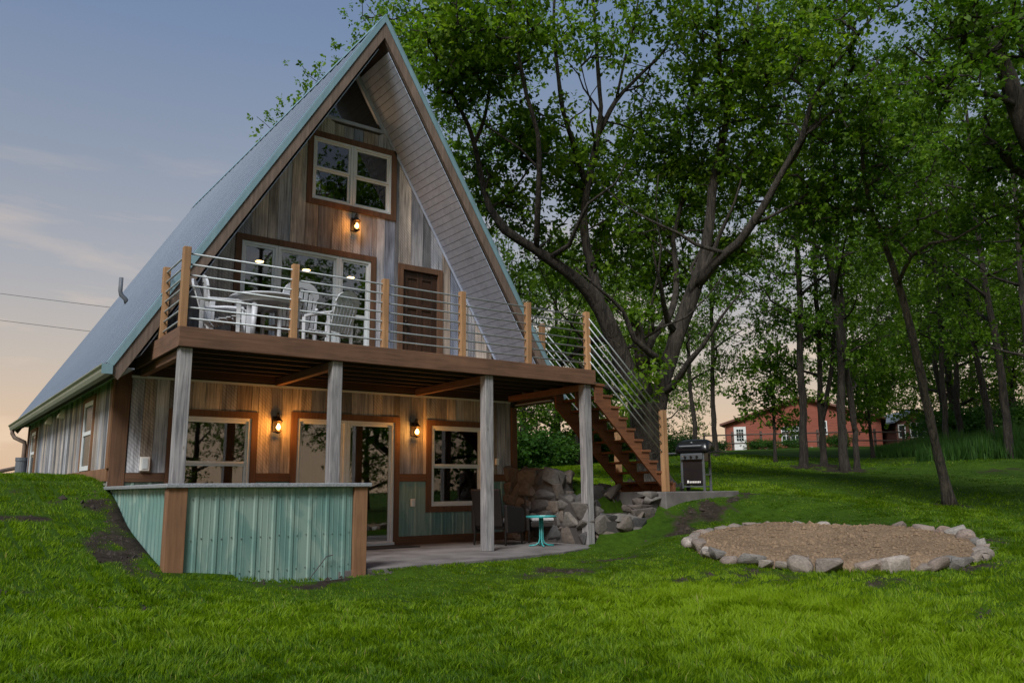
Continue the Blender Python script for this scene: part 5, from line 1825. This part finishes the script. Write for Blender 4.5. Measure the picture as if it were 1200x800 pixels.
# ------------------------------------------------------------------ shrubs and weeds
def shrub(name, label, loc, w, d, h, n, seed, cat='shrub', group=None, leaf='bush_leaf'):
    o = thing(name, label, cat, loc, 0, group)
    rng = np.random.default_rng(seed)
    m_ = MB()
    for k in range(9):
        a = rng.uniform(0, 6.28)
        q = rng.uniform(.3, .9)
        m_.tube([(0.1 * math.cos(a), .1 * math.sin(a), -.1), (q * .5 * w * math.cos(a), q * .5 * d * math.sin(a), h * .5), (q * w * .8 * math.cos(a), q * d * .8 * math.sin(a), h * .85)], [.02, .014, .006], 5)
    m_.build('stems', 'dark_bark', o)
    cl = blob_points([((0, 0, h * .5), np.diag([w, d, h * .5]), n)], rng)
    link_mesh('foliage', leaves_mesh('foliage', cl, 90, .19, .10, .06, seed + 3), leaf, o)
    return o
sh = shrub('shrub', '', (0, 0, 0), 1.0, .9, 1.3, 60, 501)
first = True
SH = [(843, 524, 47, .5, 'round shrub under the red house door'), (884, 525, 47, .5, 'shrub right of the red house door'), (905, 525, 46, .45, 'shrub at the foot of the red house wall'),
      (800, 527, 40, .8, 'shrub behind the grill at the lawn edge'), (783, 528, 36, .8, 'shrub left of the grill'), (985, 526, 44, .6, 'shrub beside the rail fence right of the red house'),
      (1112, 527, 42, 1.4, 'tall shrub behind the weeds beside the small house'), (1145, 527, 40, 1.7, 'large shrub in the grove on the right'), (1195, 527, 38, 1.7, 'large shrub at the right edge'), (930, 526, 46, .45, 'shrub under the red house window'),
      (635, 545, 29, 1.0, 'dense shrub behind the tall stone wall'), (690, 540, 33, 1.1, 'dense shrub behind the stairs'), (730, 538, 33, 1.4, 'shrub behind the oak trunk'), (608, 548, 27, 1.2, 'dense shrub at the house corner'), (662, 543, 34, 1.2, 'dark dense shrub on the lawn edge behind the stairs')]
for u_, v_, D, sc, lb in SH:
    o = sh if first else copy_tree(sh)
    first = False
    o.location = at_px(u_, v_, D)
    o.scale = (sc * 1.3, sc * 1.3, sc)
    o.rotation_euler = (0, 0, random.uniform(0, 6))
    tag(o, lb, 'shrub', 'shrubs along the lawn edge')
# belt of tall uncut grass in front of the grove: blades nobody could count
wn_ = 26000
uu = RNG.uniform(1015, 1290, wn_)
dd = RNG.uniform(29.5, 38, wn_) + (uu < 1060) * 3
pp = CAM_O[None] + dd[:, None] * (CAM_F[None] + CAM_R[None] * (uu[:, None] - 600) / FPX)
xx, yy = pp[:, 0], pp[:, 1]
zz = hgt(xx, yy)
hh = RNG.uniform(.35, .95, wn_) * np.clip((uu - 1005) / 100, .25, 1) * (1 + .25 * LUMP(xx * 1.7, yy * 1.7))
an = RNG.uniform(0, 6.28, wn_)
ww = RNG.uniform(.015, .035, wn_)
lx, ly = RNG.normal(0, .18, wn_) * hh, RNG.normal(0, .18, wn_) * hh
co = np.stack([np.stack([xx - np.cos(an) * ww, yy - np.sin(an) * ww, zz - .02], 1), np.stack([xx + np.cos(an) * ww, yy + np.sin(an) * ww, zz - .02], 1), np.stack([xx + lx, yy + ly, zz + hh], 1)], 1).reshape(-1, 3)
mw = fast_mesh('tall_weeds', co, np.arange(wn_ * 3).reshape(-1, 3), 3)
at_ = mw.attributes.new('tint', 'FLOAT', 'POINT')
at_.data.foreach_set('value', np.repeat(np.clip(RNG.normal(.35, .2, wn_), 0, 1), 3).astype(np.float32))
tag(link_mesh('tall_weeds', mw, 'bush_leaf'), 'belt of tall uncut weeds in front of the grove on the right', 'weeds', kind='stuff')

# ------------------------------------------------------------------ red house, far right
def oriented(a, b):
    """frame with x along a->b, y away from the camera, z up; returns (location, angle, length)"""
    d = np.array(b[:2]) - np.array(a[:2])
    return math.atan2(d[1], d[0]), float(np.hypot(*d))
HA, HB = px(851, 527, 63), px(1035, 522, 58.5)
ang, wid = oriented(HA, HB)
hz = float(hgt(HA[0], HA[1]))
red = thing('red_house', 'low red sided house with white door behind the trees', 'house', (HA[0], HA[1], hz), ang)
ev, pk, dep = 2.35, 4.05, 9.0
k_ = wid * .52
MB().prism([(0, -.6), (wid, -.6), (wid, ev), (k_, pk), (0, ev)], 'y', 0, dep).build('wall', 'red_siding', red)
rf = MB()
th_ = .16
for (xa_, za_), (xb_, zb2) in (((-.35, ev - .15), (k_, pk + .02)), ((wid + .35, ev - .15), (k_, pk + .02))):
    rf.prism([(xa_, za_), (xb_, zb2), (xb_, zb2 + th_), (xa_, za_ + th_)], 'y', -.35, dep + .35)
rf.build('roof', 'red_trim', red)
def far_window(parent, x, z, w, h, mull=2, rows=4):
    f_ = MB().box(x, x + w, -.05, -.003, z, z + .07).box(x, x + w, -.05, -.003, z + h - .07, z + h).box(x, x + .07, -.05, -.003, z + .07, z + h - .07).box(x + w - .07, x + w, -.05, -.003, z + .07, z + h - .07)
    o = f_.build('window', 'green_house_white', parent)
    MB().box(x + .07, x + w - .07, -.02, -.004, z + .07, z + h - .07).build('pane', 'dark_glass', o)
    m_ = MB()
    for k in range(1, mull):
        xx_ = x + w * k / mull
        m_.box(xx_ - .02, xx_ + .02, -.04, -.021, z + .07, z + h - .07)
    for k in range(1, rows):
        zz_ = z + h * k / rows
        m_.box(x + .07, x + w - .07, -.038, -.0215, zz_ - .018, zz_ + .018)
    m_.build('muntins', 'green_house_white', o)
    return o
px2x = lambda u_: (u_ - 851) / (1035 - 851) * wid * 1.0
far_window(red, px2x(920), .62, 1.35, 1.35, 4, 4)
far_window(red, px2x(966.5), 1.25, .48, 1.05, 1, 2)
dx_ = px2x(862)
dw = MB().box(dx_, dx_ + .92, -.06, -.003, .05, 2.1).build('door', 'green_house_white', red)
MB().box(dx_ + .2, dx_ + .72, -.07, -.0605, 1.0, 1.9).build('pane', 'dark_glass', dw)
m_ = MB()
for k in (1, 2):
    m_.box(dx_ + .2 + .52 * k / 3 - .012, dx_ + .2 + .52 * k / 3 + .012, -.078, -.0705, 1.0, 1.9)
for k in (1, 2, 3):
    m_.box(dx_ + .2, dx_ + .72, -.0775, -.071, 1.0 + .225 * k - .012, 1.0 + .225 * k + .012)
m_.build('muntins', 'green_house_white', dw)
MB().box(dx_ - .3, dx_ + 1.2, -.9, -.0, -.6, .04).build('step', 'fence_wood', red)
for k, u_ in enumerate((886, 902, 955)):
    MB().tube([(px2x(u_), -.12, .12), (px2x(u_), -.12, .38)], .09, 8).build('wall_vent', 'green_house_white', red)
MB().tube([(.05, -.08, -.3), (.05, -.08, ev - .2)], .05, 8).build('downspout', 'red_trim', red)

# small house with grey roof
SA, SB_ = px(1052, 522, 60), px(1094, 521, 60)
ang2, wid2 = oriented(SA, SB_)
far = thing('cottage', 'small dark red house with grey roof and white window behind the leaning tree', 'house', (SA[0], SA[1], float(hgt(SA[0], SA[1]))), ang2)
MB().prism([(0, -.5), (wid2, -.5), (wid2, 2.1), (wid2 * .5, 2.9), (0, 2.1)], 'y', 0, 4).build('wall', 'red_trim', far)
m_ = MB()
for a, b in ((-.25, wid2 * .5), (wid2 + .25, wid2 * .5)):
    m_.prism([(a, 2.05), (b, 2.95), (b, 3.07), (a, 2.17)], 'y', -.3, 4.3)
m_.build('roof', 'slate_roof', far)
far_window(far, wid2 * .38, .95, 1.05, 1.15, 2, 2)
far_window(far, wid2 * .05, .95, .55, 1.0, 1, 2)
far_window(far, wid2 * .42, .05, .85, .6, 2, 1)
MB().box(wid2 * .8, wid2 * .88, -.1, -.02, -.4, 2.1).build('porch_post', 'green_house_white', far)

# rail fence in front of the red house
fa, fb = px(826, 530, 50), px(1060, 526, 50)
ang3, wid3 = oriented(fa, fb)
fence = thing('rail_fence', 'weathered two rail wooden fence in front of the red house', 'fence', (fa[0], fa[1], 0), ang3)
def fz(x_):
    p = fa[:2] + (fb[:2] - fa[:2]) * x_ / wid3
    return float(hgt(p[0], p[1]))
nps = 7
zs_ = [fz(wid3 * k / nps) for k in range(nps + 1)]
for k in range(nps + 1):
    x_ = wid3 * k / nps
    MB().box(x_ - .06, x_ + .06, -.06, .06, zs_[k] - .2, zs_[k] + 1.15).build('fence_post', 'fence_wood', fence)
for k in range(nps):
    a, b = wid3 * k / nps, wid3 * (k + 1) / nps
    for h_ in (.42, .95):
        MB().tube([(a, -.08, zs_[k] + h_), (b, -.08, zs_[k + 1] + h_)], .045, 6).build('rail', 'fence_wood', fence)
# white gate piece deep in the grove
gp = px(1160, 508, 46)
wg = thing('white_gate', 'small white rail gate among shrubs at the right', 'gate', (gp[0], gp[1], float(hgt(gp[0], gp[1]))), ang3)
gz = gp[2] - wg.location[2]
for x_ in (-.4, .4):
    MB().box(x_ - .04, x_ + .04, -.03, .03, 0, gz + .3).build('gate_post', 'green_house_white', wg)
for h_ in (gz - .1, gz + .2):
    MB().box(-.36, .36, -.025, .025, h_ - .035, h_ + .035).build('gate_rail', 'green_house_white', wg)

# ------------------------------------------------------------------ things at the left
def wire(a, b, sag, label):
    a, b = np.array(a), np.array(b)
    pts = []
    for k in range(25):
        t_ = k / 24
        p = a + (b - a) * t_
        p[2] -= sag * 4 * t_ * (1 - t_)
        pts.append(p)
    tag(MB().tube(pts, .010, 5).build('power_line', 'wire'), label, 'cable', 'overhead cables left of the roof')
wire(px(-420, 285, 34), px(330, 384, 30), .12, 'upper of two thin overhead cables left of the roof')
wire(px(-420, 318, 34), px(330, 414, 30), .12, 'lower of two thin overhead cables left of the roof')
rp = thing('drain_riser', 'grey standing drain pipe under the downspout at the far house corner', 'pipe', (-.36, 11.75, 1.05))
MB().tube([(0, 0, -.1), (0, 0, .62)], .115, 16).build('pipe', 'pipe_grey', rp)
MB().tube([(0, 0, .62), (0, 0, .70)], .125, 16).build('collar', 'pipe_grey', rp)
fa2 = px(-40, 560, 22)
fb2 = px(24, 547, 20)
lf = thing('pipe_rail', 'dark sloping rail behind the grassy bank at the left edge', 'rail', tuple(fa2))
d2_ = fb2 - fa2
MB().tube([(0, 0, 0), tuple(d2_)], .05, 8).build('rail', 'fence_wood', lf)
for t_ in (.02, .97):
    p = d2_ * t_
    gz2 = float(hgt(fa2[0] + p[0], fa2[1] + p[1])) - fa2[2]
    MB().tube([(p[0], p[1], gz2 - .2), (p[0], p[1], p[2])], .045, 8).build('rail_post', 'fence_wood', lf)

# ------------------------------------------------------------------ grass blades
def grass():
    n = 950000
    r_ = RNG
    az0 = math.atan2(CAM_F[0], CAM_F[1])
    az = az0 + r_.uniform(rad(-42), rad(42), n)
    rr = np.exp(r_.uniform(math.log(3.2), math.log(34), n))
    mid = r_.uniform(0, 1, n) < .26
    rr = np.where(mid, np.sqrt(r_.uniform(8 ** 2, 19 ** 2, n)), rr)
    x = CAM_O[0] + rr * np.sin(az)
    y = CAM_O[1] + rr * np.cos(az)
    # clumps: pull blades towards tuft centres
    cell = .10 + .012 * rr
    ix, iy = np.floor(x / cell), np.floor(y / cell)
    hsh = np.sin(ix * 12.9898 + iy * 78.233) * 43758.5453
    h1 = hsh - np.floor(hsh)
    hsh2 = np.sin(ix * 39.346 + iy * 11.135) * 24634.6345
    h2 = hsh2 - np.floor(hsh2)
    cx, cy = (ix + .2 + .6 * h1) * cell, (iy + .2 + .6 * h2) * cell
    pull = .22 * (h1 > .35)
    x = x + (cx - x) * pull
    y = y + (cy - y) * pull
    keep = ~in_poly(x, y, PATIO) & ~in_poly(x, y, [(WL - .02, 2.3), (WR + .02, 2.3), (WR + .02, 12), (WL - .02, 12)])
    keep &= ~((x > BX0 - .06) & (x < BX1 + .1) & (y > BY - .08) & (y < 2.4))
    keep &= ~((x > 6.9) & (x < 8.4) & (y > -.25) & (y < 1.0)) & ~((x > 6.9) & (x < 7.45) & (y > -.1) & (y < 2.4))
    keep &= ~((x > 8.05) & (x < 10.5) & (y > -.17) & (y < 1.38))
    keep &= np.hypot(x - PIT_C[0], y - PIT_C[1]) > PIT_R - .05
    keep &= np.hypot(x - oak_base[0], y - oak_base[1]) > .5
    dm = dirt(x, y)
    keep &= r_.uniform(0, 1, n) > np.clip((dm - .34) * 2.6, 0, .985)
    x, y, rr, h1, h2, dm = x[keep], y[keep], rr[keep], h1[keep], h2[keep], dm[keep]
    n = len(x)
    z = hgt(x, y)
    pat = sines(21, 5, .42)(x, y)
    hh = (.046 + .024 * np.clip(pat, -1.2, 1.6)) * (.8 + .45 * h1) * r_.uniform(.6, 1.25, n)
    hh = np.clip(hh, .024, .19) * np.clip(1 - dm, .35, 1)
    ww = np.maximum(.0026, .00062 * rr) * r_.uniform(.7, 1.3, n)
    an = r_.uniform(0, 2 * math.pi, n)
    lean_dir = h2 * 6.283 + r_.normal(0, .7, n)
    ln = hh * np.abs(r_.normal(.55, .35, n))
    wx, wy = np.cos(an) * ww, np.sin(an) * ww
    lx, ly = np.cos(lean_dir) * ln, np.sin(lean_dir) * ln
    near = rr < 8.5
    tint = np.clip(.43 + .27 * pat + .20 * (h2 - .5) + r_.normal(0, .16, n), 0, 1)
    low = sines(33, 3, .16)(x, y)
    tint = np.clip(tint + .26 * low, 0, .88)
    tint = np.where(r_.uniform(0, 1, n) < .022 + .02 * np.clip(low, 0, 2), r_.uniform(.92, 1.0, n), tint)
    def mk(mask, seg, nm):
        k = mask.sum()
        X, Y, Z = x[mask], y[mask], z[mask] - .012
        a = np.stack([X - wx[mask], Y - wy[mask], Z], 1)
        b = np.stack([X + wx[mask], Y + wy[mask], Z], 1)
        tip = np.stack([X + lx[mask], Y + ly[mask], Z + hh[mask]], 1)
        if seg == 1:
            co = np.stack([a, b, tip], 1).reshape(-1, 3)
            me_ = fast_mesh(nm, co, np.arange(k * 3).reshape(-1, 3), 3)
            per = 3
        else:
            mx_, my_, mz_ = X + lx[mask] * .3, Y + ly[mask] * .3, Z + hh[mask] * .62
            c = np.stack([mx_ + wx[mask] * .8, my_ + wy[mask] * .8, mz_], 1)
            d = np.stack([mx_ - wx[mask] * .8, my_ - wy[mask] * .8, mz_], 1)
            co = np.stack([a, b, c, d, tip], 1).reshape(-1, 3)
            i = (np.arange(k) * 5)[:, None]
            tri_ = np.concatenate([i + np.array([[0, 1, 2]]), i + np.array([[0, 2, 3]]), i + np.array([[3, 2, 4]])], 0)
            me_ = fast_mesh(nm, co, tri_, 3)
            per = 5
        at = me_.attributes.new('tint', 'FLOAT', 'POINT')
        at.data.foreach_set('value', np.repeat(tint[mask], per).astype(np.float32))
        return link_mesh(nm, me_, 'grass_blade')
    g1 = mk(near, 2, 'lawn_grass')
    tag(g1, 'long grass blades in the foreground lawn', 'grass', kind='stuff')
    g2 = mk(~near, 1, 'lawn_grass')
    tag(g2, 'short grass blades of the lawn beyond the foreground', 'grass', kind='stuff')
grass()

# clods of earth on the bare patches: nobody could count them
n_c = 60000
az0 = math.atan2(CAM_F[0], CAM_F[1])
az = az0 + RNG.uniform(rad(-42), rad(42), n_c)
rr = np.exp(RNG.uniform(math.log(4), math.log(26), n_c))
cx_, cy_ = CAM_O[0] + rr * np.sin(az), CAM_O[1] + rr * np.cos(az)
ok = (dirt(cx_, cy_) > .42) & ~in_poly(cx_, cy_, PATIO) & ~((cx_ > BX0 - .1) & (cx_ < BX1 + .1) & (cy_ > BY - .06) & (cy_ < 2.4)) & (np.hypot(cx_ - PIT_C[0], cy_ - PIT_C[1]) > PIT_R)
ok &= ~((cx_ > 6.9) & (cx_ < 10.5) & (cy_ > -.15) & (cy_ < 1.4))
cx_, cy_, rr = cx_[ok][:9000], cy_[ok][:9000], rr[ok][:9000]
cz_ = hgt(cx_, cy_)
m_ = MB()
for x_, y_, z_, q_ in zip(cx_, cy_, cz_, rr):
    s_ = RNG.uniform(.008, .03) if RNG.random() > .06 else RNG.uniform(.03, .06)
    s_ *= max(1, q_ / 12)
    j_ = RNG.uniform(-.5, .5, 8) * s_
    m_.add([(x_ - s_ + j_[0], y_ + j_[6], z_ - .01), (x_ + j_[7], y_ - s_ + j_[1], z_ - .01), (x_ + s_ + j_[2], y_, z_ - .01), (x_, y_ + s_ + j_[3], z_ - .01), (x_ + j_[4], y_ + j_[5], z_ + s_ * .7)],
           [(0, 1, 4), (1, 2, 4), (2, 3, 4), (3, 0, 4)])
tag(m_.build('earth_clods', 'soil'), 'dark crumbs of earth on the bare patches of the lawn', 'earth', kind='stuff')
